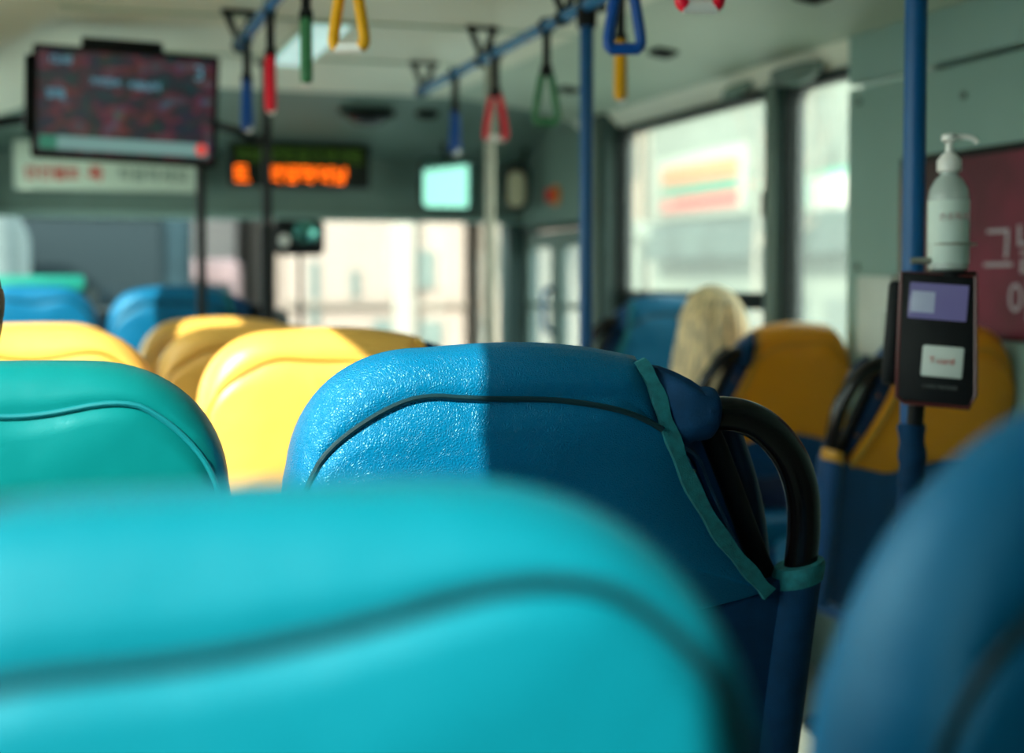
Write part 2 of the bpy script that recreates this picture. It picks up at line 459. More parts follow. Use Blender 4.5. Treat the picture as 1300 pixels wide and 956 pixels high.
DIP = [0, .15]
def cushion(bm, P, prof, wt=None, C=(0, .87), dip=0, zt=1.06, top=None):
    n = len(P); rings = []
    wi = [inset_factor(x, z, top) for x, z in P] if top else None
    for d, y in prof:
        R = []
        for i, (x, z) in enumerate(P):
            k = wt[i] if wt else 1
            v = Vector((C[0]-x, C[1]-z)); L = v.length
            dd = min(d*(k if d < .1 else 1)*(wi[i] if wi else 1), L*.93) if d < .1 else L*min(.93, d/.22)
            # blend: small insets move straight inwards, deep ones collapse onto the centre
            q = Vector((x, z)) + v/L*dd
            zz = q.y
            if dip and y < .02 and z > .9: zz -= dip*max(0, 1-((x-DIP[0])/DIP[1])**2)**1.3*min(1, d/.05)
            yy = y*k + (1-k)*(.004 if y > 0 else -.010)
            R.append(bm.verts.new((q.x, yy, zz)))
        rings.append(R)
    for A, B in zip(rings, rings[1:]):
        for i in range(n):
            j = (i+1) % n; bm.faces.new((A[i], A[j], B[j], B[i]))
    bm.faces.new(rings[0]); bm.faces.new(rings[-1][::-1])

def inset_pts(P, d, y, C=(0, .87), dip=0, top=1):
    out = []
    for x, z in P:
        v = Vector((C[0]-x, C[1]-z)); q = Vector((x, z)) + v/v.length*d*inset_factor(x, z, top)
        zz = q.y - (dip*max(0, 1-((x-DIP[0])/DIP[1])**2)**1.3 if z > .9 else 0)
        out.append((q.x, y, zz))
    return out

def seat_base(t, cov, side):
    """seat cushion, shell pan, pedestal shared by every seat"""
    bm = NB(); box(bm, -.215, .215, .16, .60, .40, .49, .035, 4)
    for v in bm.verts: v.co.z += .02*math.sin(PI*(v.co.y-.16)/.44) if v.co.z > .45 else 0
    obj('seat_cushion', bm, cov, t)
    bm = NB(); box(bm, -.205, .205, .14, .58, .33, .405, .02, 3); obj('seat_pan', bm, M['shell'], t)
    bm = NB(); box(bm, -.06, .06, .26, .44, .03, .34, .012); box(bm, -.16, .16, .20, .50, .0, .035, .01)
    obj('pedestal', bm, M['blackm'], t)

def make_window_seat(cov, pip, label, dip=.019, top=.78):
    t = thing('bus_seat', label, 'bus seat')
    P = out_window(); bm = NB(); cushion(bm, P, PROF, dip=dip, top=top); lean(bm); c = obj('seat_cover', bm, cov, t, angle=60)
    bm = NB(); tube(bm, inset_pts(P[:67], .047, -.001, dip=dip, top=top), .0032, 8); lean(bm); obj('piping', bm, pip, c)
    # plastic back shell below the cover
    bm = NB(); S = rr(-.205, .205, .36, .86, .06); cushion(bm, S, [(.14, .022), (.05, .020), (.01, .026), (0, .04), (0, .07), (.02, .085), (.14, .088)], C=(0, .6)); lean(bm)
    obj('back_shell', bm, M['shell'], t)
    seat_base(t, cov, 0)
    return t

def make_aisle_seat(cov, pip, low, bind, label):
    t = thing('bus_seat', label, 'bus seat')
    P, n1, n2, n3 = out_aisle()
    wt = []
    for i in range(len(P)):
        if i < n2-2: wt.append(1)
        elif i <= n3: wt.append(max(.12, 1-(i-(n2-2))/13*.88))
        else: wt.append(min(1, .12+(i-n3)/8))
    bm = NB(); cushion(bm, P, PROF, wt, C=(.02, .87), top=1.28); lean(bm); c = obj('seat_cover', bm, cov, t, angle=60)
    q = inset_pts(P[:n1], .047, -.001, C=(.02, .87), top=1.28)
    q += smooth_path([q[-1], (0, -.001, 1.003), (.07, -.001, 1.000), (.13, -.009, .991), (.170, -.0125, .979), (.200, -.017, .963)], 6)[1:]
    bm = NB(); tube(bm, q, .0034, 8); lean(bm); obj('piping', bm, pip, c)
    # binding tape along the slanting edge: a flat ribbon
    D = [Vector((x-.004*wt[n2-1+i], .030*wt[n2-1+i]**1.5-.0190*(1-wt[n2-1+i])-.002, z-.004*wt[n2-1+i])) for i, (x, z) in enumerate(P[n2-1:n3])]
    bm = NB()
    L = []
    for i, p in enumerate(D):
        a = D[max(i-1, 0)]; b = D[min(i+1, len(D)-1)]; tt = (b-a).normalized(); nn = Vector((tt.z, 0, -tt.x))
        wv = .0085 + .0012*math.sin(i*1.3)
        L.append((p-nn*wv, p+nn*wv*1.0))
    for i in range(len(L)-1):
        for dy in (0,):
            pass
    A = [[bm.verts.new(l+Vector((0, -.002, 0))), bm.verts.new(r+Vector((0, -.002, 0))), bm.verts.new(r+Vector((0, .006, 0))), bm.verts.new(l+Vector((0, .004, 0)))] for l, r in L]
    for a, b in zip(A, A[1:]):
        for k in range(4): bm.faces.new((a[k], a[(k+1) % 4], b[(k+1) % 4], b[k]))
    bm.faces.new(A[0]); bm.faces.new(A[-1][::-1]); lean(bm)
    o = obj('binding_tape', bm, bind, c); o['label'] = 'teal binding tape'
    # padded core showing beyond the tape
    S = [(-.20, .66), (-.20, .95), (-.15, 1.02), (-.06, 1.04), (.10, 1.043), (.185, 1.040), (.208, 1.030), (.226, 1.020), (.243, 1.008), (.258, .995), (.262, .985), (.262, .96), (.272, .93), (.30, .88), (.34, .80), (.35, .76), (.345, .66), (.2, .62), (0, .62)]
    S = [(v.x, v.y) for v in smooth_path([(x, z, 0) for x, z in S], 3, True)]
    bm = NB(); cushion(bm, S, [(.15, .030), (.06, .026), (.02, .026), (.006, .032), (0, .045), (.004, .070), (.02, .085), (.15, .088)], C=(.02, .85)); lean(bm)
    obj('backrest', bm, M['shell'], t, angle=60)
    # rumpled fabric corner and cuff where the grab bar leaves the seat
    bm = NB(); R = []
    for q, (x, y, z, ry, rz) in enumerate([(.203, .040, .985, .026, .052), (.211, .030, .984, .028, .050), (.224, .014, .982, .029, .045), (.238, .002, .980, .029, .038), (.249, -.001, .979, .0275, .0315), (.253, -.001, .979, .029, .033), (.262, -.001, .979, .029, .032), (.266, -.001, .979, .0275, .0305), (.270, -.001, .979, .0235, .0245)]):
        R.append([bm.verts.new((x + (.004 if q < 3 else 0)*math.cos(a), y+ry*math.cos(a)*(1+.09*math.sin(5*a+q*.6)*(q < 5)), z+rz*math.sin(a)*(1+.05*math.sin(7*a-q)*(q < 5)))) for a in [2*PI*k/40 for k in range(40)]])
    for A, B in zip(R, R[1:]):
        for k in range(40): bm.faces.new((A[k], A[(k+1) % 40], B[(k+1) % 40], B[k]))
    bm.faces.new(R[0][::-1]); bm.faces.new(R[-1])
    lean(bm); obj('cuff', bm, M['fabric_dk'], c)
    # inner side panel with rib, screws, black strap tube
    bm = NB(); prism_y(bm, [(.20, 1.0), (.262, .968), (.300, .905), (.345, .835), (.392, .762), (.385, .72), (.30, .70), (.21, .80)], .034, .048, .004); lean(bm)
    sp = obj('side_panel', bm, M['shell'], t)
    bm = NB(); tube(bm, smooth_path([(.222, .03, .935), (.262, .03, .925), (.292, .03, .872), (.335, .03, .80), (.352, .03, .77)], 6), .006, 8); lean(bm); obj('panel_rib', bm, M['shell'], sp)
    for x, z in ((.262, .905), (.322, .815)):
        bm = NB(); tube(bm, [(x, .030, z), (x, .022, z)], .004, 10)
        lean(bm); o = obj('screw', bm, M['screw'], sp); o['label'] = 'bright screw head'
    bm = NB(); tube(bm, smooth_path([(.262, .036, .975), (.285, .03, .948), (.318, .03, .885), (.355, .03, .81), (.388, .03, .75)], 8), .0135, 14); lean(bm); obj('support_bar', bm, M['blackm'], t)
    bm = NB(); tube(bm, smooth_path([(.275, .065, .985), (.318, .065, .960), (.350, .065, .900), (.375, .065, .83), (.392, .065, .75)], 8), .015, 14, flat=.6); lean(bm); obj('outer_trim', bm, M['shell_dk'], t)
    # grab bar
    pts = smooth_path([(.245, 0, .979), (.268, 0, .979), (.305, 0, .975), (.345, .004, .957), (.382, .008, .922), (.405, .010, .878), (.414, .010, .83), (.414, .008, .78), (.410, .006, .70), (.406, .004, .60)], 7)
    bm = NB(); tube(bm, pts, .0205, 22); lean(bm); hdl = obj('grab_bar', bm, M['black'], t); hdl['label'] = 'glossy black grab bar'
    # lower cover: sleeve round the bar foot and dark panel
    S = [(-.212, .45), (-.212, .74), (.0, .755), (.25, .735), (.36, .758), (.385, .768), (.430, .775), (.434, .70), (.432, .45), (.30, .40), (-.1, .40)]
    bm = NB(); cushion(bm, S, [(.12, -.006), (.03, -.006), (.005, -.004), (0, .004), (0, .04), (.01, .055), (.12, .06)], C=(.1, .60)); lean(bm)
    lc = obj('lower_cover', bm, low, t, angle=30)
    bm = NB(); tube(bm, [(.410, .006, .765), (.408, .006, .70), (.406, .006, .60), (.404, .006, .42)], [.030, .0305, .031, .031], 20); lean(bm); obj('sleeve', bm, low, lc)
    bm = NB()
    pr = [(.411, .006, .782), (.411, .006, .776), (.411, .006, .770), (.411, .006, .757)]
    tube(bm, pr, [.0295, .032, .0325, .0318], 22)
    for v in bm.verts: v.co.z += (v.co.x-.404)*.25
    lean(bm); o = obj('sleeve_band', bm, bind, lc); o['label'] = 'teal band at the sleeve mouth'
    seat_base(t, cov, 1)
    return t

main = make_aisle_seat(M['v_main'], M['piping'], M['fabric_dk'], M['binding'], 'pebbled blue vinyl bus seat in sharp focus with teal tape and black grab bar')
wseat = make_window_seat(M['v_teal'], M['pipe_teal'], 'smooth teal bus seat left of the sharp blue seat, sunlit across its top')
DIP[:] = [-.09, .24]
near = make_window_seat(M['v_near'], M['piping'], 'very near blurred cyan-blue bus seat filling the lower left of the view', .031, .60)
index_kids()

def place(proto, x, y, h, label, group, cov=None, pip=None, sx=1, low=None, bind=None, first=False):
    t = proto if first else copy_tree(proto)
    t.location = (x, y, 0); t.scale = (sx, 1, h/1.066)
    t['label'] = label; t['group'] = group
    if not first and cov:
        for c in t.children:
            fix = None
            if c.name.startswith('seat_cover') or c.name.startswith('seat_cushion'): fix = cov
            if c.name.startswith('lower_cover') and low: fix = low
            if fix:
                c.data = c.data.copy(); c.data.materials[0] = fix
            for g in c.children:
                f2 = None
                if g.name.startswith('piping'): f2 = pip
                if g.name.startswith('binding') or g.name.startswith('sleeve_band'): f2 = bind
                if g.name.startswith('sleeve') and not g.name.startswith('sleeve_band'): f2 = low
                if f2: g.data = g.data.copy(); g.data.materials[0] = f2
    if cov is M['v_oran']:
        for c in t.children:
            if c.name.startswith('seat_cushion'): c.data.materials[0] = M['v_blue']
    return t
GA, GW, GR = 'aisle seats in the left block', 'window seats in the left block', 'single seats along the right wall'
place(main, .465, 1.50, 1.062, main['label'], GA, first=True)
place(wseat, -.042, 1.50, 1.045, wseat['label'], GW, first=True)
place(near, .072, .50, 1.048, near['label'], GW, first=True)
place(main, .578, .50, 1.088, 'near blurred blue bus seat cut off by the lower right edge of the view', GA, M['v_blue'], M['piping'])
place(main, .470, 2.60, 1.046, 'largest yellow bus seat, directly ahead of the sharp blue seat', GA, M['v_yell'], M['pipe_yell'], low=M['shell'], bind=M['pipe_yell'])
place(wseat, -.042, 2.60, 1.046, 'brightly sunlit yellow bus seat just ahead of the teal seat', GW, M['v_yell'], M['pipe_yell'])  # same yellow vinyl as its neighbours, unfaded; only the sun brightens it
place(main, .450, 3.45, 1.028, 'mostly shaded yellow bus seat, the second one ahead of the sharp blue seat', GA, M['v_yell'], M['pipe_yell'], low=M['shell'], bind=M['pipe_yell'])
place(wseat, -.042, 3.45, 1.030, 'yellow bus seat peeking out behind the brightly sunlit one by the left windows', GW, M['v_yell'], M['pipe_yell'])
place(main, .450, 4.25, 1.026, 'farthest yellow bus seat, just behind the raised half-shaded blue seat', GA, M['v_yell'], M['pipe_yell'], low=M['shell'], bind=M['pipe_yell'])
place(main, .395, 5.15, 1.118, 'raised far blue bus seat, lit on its left side, below the destination display', GA, M['v_blue'], M['piping'])
place(wseat, -.070, 5.15, 1.112, 'raised far blue bus seat at the left edge of the view, below the hanging monitor', GW, M['v_blue'], M['piping'])
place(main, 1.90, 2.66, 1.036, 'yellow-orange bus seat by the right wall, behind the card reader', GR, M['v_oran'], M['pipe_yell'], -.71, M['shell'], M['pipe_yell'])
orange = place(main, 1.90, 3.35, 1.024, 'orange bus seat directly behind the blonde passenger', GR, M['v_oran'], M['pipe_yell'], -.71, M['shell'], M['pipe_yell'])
for c in orange.children:
    if c.name.startswith('lower_cover'):
        S = [(-.212, .36), (-.212, .74), (.0, .755), (.25, .735), (.36, .758), (.385, .768), (.430, .775), (.434, .73), (.428, .685), (.30, .675), (.12, .665), (-.02, .64), (-.09, .50), (-.12, .36)]
        S = [(v.x, v.y) for v in smooth_path([(x, z, 0) for x, z in S], 3, True)]
        bm = NB(); cushion(bm, S, [(.05, -.006), (.012, -.006), (.004, -.004), (0, .004), (0, .04), (.008, .055), (.05, .06)], C=(.02, .72)); lean(bm)
        bmesh.ops.recalc_face_normals(bm, faces=bm.faces[:])
        me = bpy.data.meshes.new('lower_cover'); bm.to_mesh(me); bm.free(); me.materials.append(M['shell']); c.data = me
        for g in c.children:
            if g.name.startswith('sleeve') and not g.name.startswith('sleeve_band'):
                for v in g.data.vertices: v.co.z = max(v.co.z, .675)
    if c.name.startswith('grab_bar'):
        c.data = c.data.copy()
        for v in c.data.vertices: v.co.z = max(v.co.z, .67)
place(main, 1.90, 4.22, 1.088, 'shaded blue bus seat ahead of the blonde passenger', GR, M['v_blue'], M['piping'], -.71)

# ------------------------------------------------------------------ poles and rails
def pole(name, x, y, z0, z1, r, m, label, flange=True, fm=None):
    t = thing(name, label, 'pole', (x, y, z0), group=None)
    bm = NB(); tube(bm, [(0, 0, 0), (0, 0, z1-z0)], r, 20); obj('tube', bm, m, t)
    bm = NB(); lathe(bm, [(r+.004, 0.0), (r+.022, .0), (r+.022, .008), (r+.004, .016)]) ; obj('floor_flange', bm, fm or m, t)
    bm = NB(); lathe(bm, [(r+.004, z1-z0-.016), (r+.022, z1-z0-.008), (r+.022, z1-z0), (r+.004, z1-z0)]); obj('top_flange', bm, fm or m, t)
    return t
p1 = pole('grab_pole', 1.203, 3.17, 0, ZC, .0165, M['pole'], 'blue vertical grab pole in the middle, joined to the right ceiling rail')
bm = NB(); tube(bm, [(0, 0, EYE+.60), (0, 0, EYE+.69)], .024, 18); o = obj('joint', bm, M['blackm'], p1); o['label'] = 'black rail joint'
p2 = pole('grab_pole', 1.292, 1.95, 0, ZC-.002, .0175, M['pole'], 'blue vertical grab pole on the right carrying the card reader')
bm = NB(); tube(bm, smooth_path([(0, 0, .905), (0, -.004, .85), (0, .0, .80), (0, -.003, .74)], 5), [.021+.0018*math.sin(i*1.7) for i in range(16)], 18); o = obj('padding', bm, M['fabric_dk'], p2); o['label'] = 'dark blue padding wrapped on the pole'
bm = NB(); tube(bm, [(0, 0, .74), (0, 0, .70)], .024, 18); obj('strap', bm, M['blackm'], p2)
p3 = pole('grab_pole', .690, 4.87, 0, ZC, .0165, M['blackm'], 'black vertical pole left of centre behind the hanging red handle')
bm = NB(); tube(bm, [(0, 0, .45), (0, 0, EYE+.19)], .0255, 18); obj('sleeve', bm, M['blackm'], p3)
p4 = pole('grab_pole', .475, 4.93, 0, ZC, .0165, M['blackm'], 'black vertical pole rising behind the hanging monitor')
p5 = pole('grab_pole', 1.405, 4.62, 0, ZC-.0, .0165, M['steel'], 'silver vertical grab pole near the windscreen, below the red handle')

def rail(x, y0, y1, label):
    t = thing('ceiling_rail', label, 'rail', (x, 0, EYE+.65), group='blue ceiling rails')
    bm = NB(); tube(bm, [(0, y0, 0), (0, y1, 0)], .0165, 18); obj('tube', bm, M['rail'], t)
    return t
R1 = rail(.492, .3, 4.02, 'blue ceiling rail on the left side of the aisle')
R2 = rail(1.20, .6, 4.78, 'blue ceiling rail on the right side of the aisle, running to the blue middle pole')
R3 = rail(.925, .8, 2.62, 'short blue ceiling rail between the two long ones, above the view')
bm = NB(); box(bm, -.012, .05, 3.155, 3.185, -.012, .012, .004); obj('link', bm, M['blackm'], R2)
def bracket(t, y):
    bm = NB()
    for s in (-1, 1): tube(bm, [(0, y, 0), (s*.036, y, .088)], [.009, .011], 12)
    box(bm, -.05, .05, y-.013, y+.013, .083, .095, .003)
    tube(bm, [(0, y-.017, 0), (0, y+.017, 0)], .021, 16)
    obj('bracket', bm, M['blackm'], t)
for y in (3.98, 2.7, 1.4): bracket(R1, y)
for y in (4.72, 4.02, 3.32, 2.2, 1.2): bracket(R2, y)
for y in (2.5, 1.0): bracket(R3, y)

# hanging straps
def make_handle():
    t = thing('strap_handle', 'x', 'handle', (0, 0, 0))
    bm = NB(); tube(bm, [(0, -.014, 0), (0, .014, 0)], .0215, 16)
    for s in (-1, 1): pass
    box(bm, -.010, .010, -.010, .010, -.118, -.012, .003)
    box(bm, -.016, .016, -.014, .014, -.128, -.100, .005)
    st = obj('strap', bm, M['blackm'], t)
    pts = smooth_path([(0, 0, -.118), (.011, 0, -.125), (.017, 0, -.155), (.027, 0, -.215), (.028, 0, -.236), (.021, 0, -.243)], 5)
    L = pts + [Vector((-p.x, p.y, p.z)) for p in pts[::-1]]
    bm = NB(); tube(bm, pts, .0098, 12, flat=1.25); tube(bm, [(-p.x, p.y, p.z) for p in pts], .0098, 12, flat=1.25)
    g = obj('grip_loop', bm, M['h_blue'], t)
    bm = NB(); tube(bm, [(-.026, 0, -.243), (.026, 0, -.243)], .0104, 14); b = obj('grip_bar', bm, M['h_white'], t); b['label'] = 'white grip bar'
    return t
hp = make_handle(); index_kids(); used = False
def handle(rail_x, y, rz, m, label, bar=None):
    global used
    t = hp if not used else copy_tree(hp)
    used = True
    t.location = (rail_x, y, EYE+.65); t.rotation_euler = (0, 0, rz)
    t['label'] = label; t['group'] = 'hanging strap handles'
    for c in t.children:
        if c.name.startswith('grip_loop'): c.data = c.data.copy(); c.data.materials[0] = m
        if c.name.startswith('grip_bar') and bar: c.data = c.data.copy(); c.data.materials[0] = bar
    return t
handle(.492, 3.83, 1.25, M['h_blue'], 'blue strap handle on the left rail, seen edge-on, nearest the monitor')
handle(.492, 3.40, 1.38, M['h_red'], 'red strap handle on the left rail, in front of the black pole')
handle(.492, 2.90, 1.42, M['h_green'], 'green strap handle on the left rail, seen edge-on against the ceiling light')
handle(.492, 2.46, -.55, M['h_yell'], 'yellow strap handle on the left rail, cut by the top edge')
handle(1.20, 4.32, 1.0, M['h_blue'], 'small far blue strap handle at the front end of the right rail')
handle(1.20, 3.89, -.55, M['h_red'], 'red strap handle on the right rail, above the silver pole')
handle(1.20, 3.45, -.35, M['h_green'], 'green strap handle on the right rail, just left of the blue middle pole', M['h_green'])
handle(1.20, 2.95, 1.1, M['h_yell'], 'yellow strap handle on the right rail, right of the blue middle pole')
handle(.955, 2.33, -.35, M['h_blue'], 'large near blue strap handle just right of the blue middle pole', M['h_blue'])
handle(.915, 1.94, -.2, M['h_red'], 'near red strap handle just peeking in at the top edge')

# ------------------------------------------------------------------ ceiling fittings
t = thing('ceiling_lamp', 'pale rectangular ceiling lamp behind the green strap handle', 'lamp', (.76, 4.45, ZC-.001))
bm = NB(); box(bm, -.07, .07, -.40, .40, -.010, .0, .004); obj('frame', bm, M['duct'], t)
bm = NB(); box(bm, -.060, .060, -.385, .385, -.018, -.006, .005); obj('diffuser', bm, M['lamp'], t)
for i, (x, y, lab) in enumerate(((1.82, 4.98, 'farthest small black vent in the right ceiling duct'), (1.81, 4.10, 'small black vent in the right ceiling duct above the large side window'), (1.81, 3.18, 'small black vent in the right ceiling duct at the top edge of the view'))):
    z = ZC-.030
    t = thing('air_vent', lab, 'vent', (x, y, z), (0, math.radians(8), 0), 'duct vents')
    bm = NB(); box(bm, -.035, .035, -.045, .045, -.012, .006, .006); obj('frame', bm, M['blackm'], t)
    bm = NB()
    for q in range(5): box(bm, -.028, .028, -.036+q*.016, -.030+q*.016, -.015, -.010)
    obj('louvre', bm, M['rubber'], t)
t = thing('speaker', 'low oval grey loudspeaker above the post between the side windows', 'speaker', (2.075, 3.74, ZC-.118))
bm = NB(); lathe(bm, [(.07, .0), (.075, -.01), (.065, -.03), (.045, -.045), (.01, -.05)][::-1])
for v in bm.verts: v.co.y *= 1.9; v.co.x *= .6
obj('housing', bm, M['pillar_l'], t)
bm = NB(); lathe(bm, [(.05, -.028), (.052, -.036), (.03, -.049), (.01, -.053)][::-1])
for v in bm.verts: v.co.y *= 1.9; v.co.x *= .6; 
obj('grille', bm, M['header'], t)
t = thing('speaker', 'small round grille loudspeaker in the cove over the large side window', 'speaker', (2.085, 4.13, ZC-.125), (0, math.radians(-40), 0))
bm = NB(); lathe(bm, [(.02, -.012), (.05, -.010), (.055, 0), (.05, .008)])
for v in bm.verts: v.co.y *= 1.5
obj('housing', bm, M['header'], t)
bm = NB(); lathe(bm, [(.004, -.018), (.035, -.016), (.038, -.008)])
for v in bm.verts: v.co.y *= 1.5
obj('grille', bm, M['pillar'], t)

# ------------------------------------------------------------------ front fittings
# LED display
t = thing('led_display', 'dark LED display with green and orange lit text above the windscreen', 'display', (.0, 6.15, EYE), (0, 0, 0))
cx = 1.015
bm = NB(); box(bm, cx-.30, cx+.30, -.03, .06, .405, .590, .008); obj('housing', bm, M['blackm'], t)
bm = NB(); box(bm, cx-.285, cx+.285, -.034, -.028, .418, .578, .002); obj('face', bm, M['ledface'], t)
def dots(bm, glyphs, x0, z0, pitch, r):
    """5x7 style dot glyph blocks"""
    x = x0
    for g in glyphs:
        rows = g.split('/')
        for j, row in enumerate(rows):
            for i, ch in enumerate(row):
                if ch == '#':
                    cx_, cz_ = x+i*pitch, z0-j*pitch
                    box(bm, cx_-r, cx_+r, -.037, -.034, cz_-r, cz_+r)
        x += (max(len(q) for q in rows)+1)*pitch
HANG = ['##.#.#/.#.###/.#.#.#/###..#/......./.####/....#', '#.####/#....#/####.#/...##/.####./.#..#./.####.', '####.#/#..#.#/#..###/####.#/.....#/.####./....#.', '.##..#/#..#.#/#..###/.##..#/..#.../..####/.....#', '#....#/#.#.##/###..#/....##/.####./.#..#./.####.', '###.#./..#.##/###.#./#...#./###.#./..#.../..####', '.####./...#../..##../.#..#./....../######/...#..', '#####./#...../#####./#...../#####./....../######', '..#..#/.###.#/#...##/.###.#/...#../...###/...#..']
def led(name, idx, x, z, pitch, r, m):
    for q in idx:
        bm = NB(); dots(bm, [HANG[q]], x, z, pitch, r); obj(name, bm, m, t, False); x += 7*pitch
led('orange_character', [7], cx-.278, .488, .0098, .0046, M['led_o']); led('orange_character', range(5), cx-.135, .488, .0098, .0046, M['led_o'])
led('green_character', [3, 4], cx-.278, .565, .0085, .0028, M['led_g']); led('green_character', (0, 5, 1, 6, 2, 8, 7), cx-.135, .565, .0085, .0028, M['led_g'])

# white notice board
t = thing('notice_board', 'long white notice board with red and dark Korean lettering below the monitor', 'sign', (.230, 6.20, EYE+.478))
bm = NB(); box(bm, -.385, .385, -.012, .006, -.100, .100, .006); obj('board', bm, M['signw'], t)
text_mesh('red_lettering', '안전벨트', .060, M['redink'], t, (-.235, -.0135, -.035), bold=.002)
text_mesh('red_lettering', '꼭', .066, M['redink'], t, (-.065, -.0135, -.035), bold=.003)
text_mesh('dark_lettering', '착용하세요', .064, M['darkink'], t, (.17, -.0135, -.035), bold=.0005)
# mirrors by the door
t = thing('interior_mirror', 'rectangular driver mirror with a pale cyan reflection tinted into its glass, above the windscreen', 'mirror', (1.655, 6.10, EYE+.43), (math.radians(1), 0, math.radians(2)))
bm = NB(); prism_y(bm, rr(-.125, .125, -.115, .110, .03), -.018, .012, .006); obj('housing', bm, M['blackm'], t)
bm = NB(); prism_y(bm, rr(-.113, .113, -.102, .098, .024), -.0215, -.017); obj('mirror_glass', bm, M['mirror'], t)
bm = NB(); tube(bm, [(0, .0, .10), (0, .04, .17), (0, .06, .21)], .012, 12); obj('arm', bm, M['blackm'], t)
t = thing('interior_mirror', 'narrow upright oval mirror with a beige reflection painted on its face beside the silver pole', 'mirror', (1.965, 6.06, EYE+.415), (0, 0, math.radians(-15)))
bm = NB(); prism_y(bm, rr(-.062, .062, -.10, .115, .055, 8), -.025, .02, .008); obj('housing', bm, M['blackm'], t)
bm = NB(); prism_y(bm, rr(-.038, .038, -.085, .075, .036, 8), -.032, -.02, .003); obj('lens', bm, M['lens'], t)
bm = NB(); tube(bm, [(.02, .0, .09), (.04, .06, .14), (.05, .10, .18)], .012, 12); obj('arm', bm, M['blackm'], t)
# header black lamp recess + small knob
t = thing('header_camera', 'black oval camera dome on the dark header above the LED display', 'camera', (1.235, 5.80, ZC-.052), (math.radians(18), 0, 0))
bm = NB(); lathe(bm, [(.012, -.050), (.04, -.044), (.060, -.028), (.072, -.010), (.085, 0), (.085, .012)])
for v in bm.verts: v.co.x *= 1.25
obj('dome', bm, M['black'], t)
bm = NB(); lathe(bm, [(.078, -.006), (.092, -.004), (.095, .006), (.09, .014)])
for v in bm.verts: v.co.x *= 1.25
obj('rim', bm, M['blackm'], t)
t = tag(obj('round_sensor', (lambda b: (lathe(b, [(.012, -.022), (.028, -.018), (.036, -.006), (.040, .012)]), b)[1])(NB()), M['rubber']), 'small dark round sensor right of the black header dome', 'sensor')
t.location = (1.49, 5.80, ZC-.046); t.scale = (1.3, 1, 1)
# red knob above the door
t = thing('emergency_valve', 'red and orange emergency door valve above the front door', 'valve', (XR-.035, 5.86, EYE+.375), (0, -PI/2, 0))
bm = NB(); lathe(bm, [(.045, 0), (.045, .012), (.030, .018)]); obj('plate', bm, M['orangep'], t)
bm = NB(); box(bm, -.028, .028, -.012, .012, .014, .048, .006, 3); tube(bm, [(0, 0, .012), (0, 0, .03)], .026, 18); obj('knob', bm, M['redlit'], t)

# ------------------------------------------------------------------ monitor and its bar
t = thing('monitor', 'wide black monitor with a dim reddish screen hanging at the upper left', 'monitor', (.205, 4.33, EYE+.514), (math.radians(6), math.radians(2.2), math.radians(-4)))
bm = NB(); prism_y(bm, rr(-.262, .262, -.166, .160, .012), -.020, .030, .004); obj('housing', bm, M['blackm'], t)
# screen picture: procedural, emits light
sm = bpy.data.materials.new('monitor picture'); sm.use_nodes = True; nt = sm.node_tree; b = nt.nodes['Principled BSDF']
b.inputs['Base Color'].default_value = (.01, .02, .02, 1); b.inputs['Roughness'].default_value = .25
tc = nt.nodes.new('ShaderNodeTexCoord'); mp = nt.nodes.new('ShaderNodeMapping'); mp.inputs['Scale'].default_value = (26, 1, 40)
vo = nt.nodes.new('ShaderNodeTexVoronoi'); vo.inputs['Scale'].default_value = 1.0
no = nt.nodes.new('ShaderNodeTexNoise'); no.inputs['Scale'].default_value = .55; no.inputs['Detail'].default_value = 3
r1 = nt.nodes.new('ShaderNodeValToRGB'); cr = r1.color_ramp
cr.elements[0].position = .36; cr.elements[0].color = (.006, .030, .034, 1)
cr.elements[1].position = .50; cr.elements[1].color = (.035, .012, .022, 1)
e = cr.elements.new(.58); e.color = (.11, .018, .03, 1)
e = cr.elements.new(.68); e.color = (.03, .07, .10, 1)
nt.links.new(tc.outputs['Object'], mp.inputs[0]); nt.links.new(mp.outputs[0], vo.inputs['Vector']); nt.links.new(mp.outputs[0], no.inputs['Vector'])
nt.links.new(no.outputs['Fac'], r1.inputs['Fac'])
mm = nt.nodes.new('ShaderNodeMix'); mm.data_type = 'RGBA'; mm.blend_type = 'MULTIPLY'; mm.inputs['Factor'].default_value = .5
nt.links.new(r1.outputs['Color'], mm.inputs[6]); nt.links.new(vo.outputs['Color'], mm.inputs[7])
nt.links.new(mm.outputs[2], b.inputs['Emission Color']); b.inputs['Emission Strength'].default_value = 1.0
bm = NB(); box(bm, -.246, .246, -.0225, -.019, -.146, .146); scr = obj('screen', bm, sm, t, False)
cyan = mat('screen pale band', (.02, .03, .03), .4, emit=(.14, .27, .25), es=1)
cyan2 = mat('screen dim blue lettering', (.02, .03, .03), .4, emit=(.06, .19, .25), es=1)
gr = mat('screen green corner', (.02, .03, .03), .4, emit=(.02, .16, .10), es=1)
rd = mat('screen red dot', (.02, .03, .03), .4, emit=(.65, .04, .03), es=1)
band = NB(); box(band, -.19, .235, -.0235, -.0222, -.136, -.098); obj('news_band', band, cyan, scr, False)
band = NB(); box(band, -.240, -.19, -.0235, -.0222, -.136, -.098); obj('news_corner', band, gr, scr, False)
bm = NB(); tube(bm, [(.218, -.0232, -.115), (.218, -.0248, -.115)], .017, 16); obj('round_mark', bm, rd, scr, False)
text_mesh('caption', '가격정보', .024, cyan2, scr, (-.060, -.0235, .062), bold=.001)
text_mesh('caption', '서울날씨', .026, cyan2, scr, (.050, -.0235, .058), bold=.001)
text_mesh('caption', '12:40', .030, cyan2, scr, (-.185, -.0235, .118), bold=.001)
text_mesh('caption', '3', .060, cyan2, scr, (.205, -.0235, .105), bold=.001)
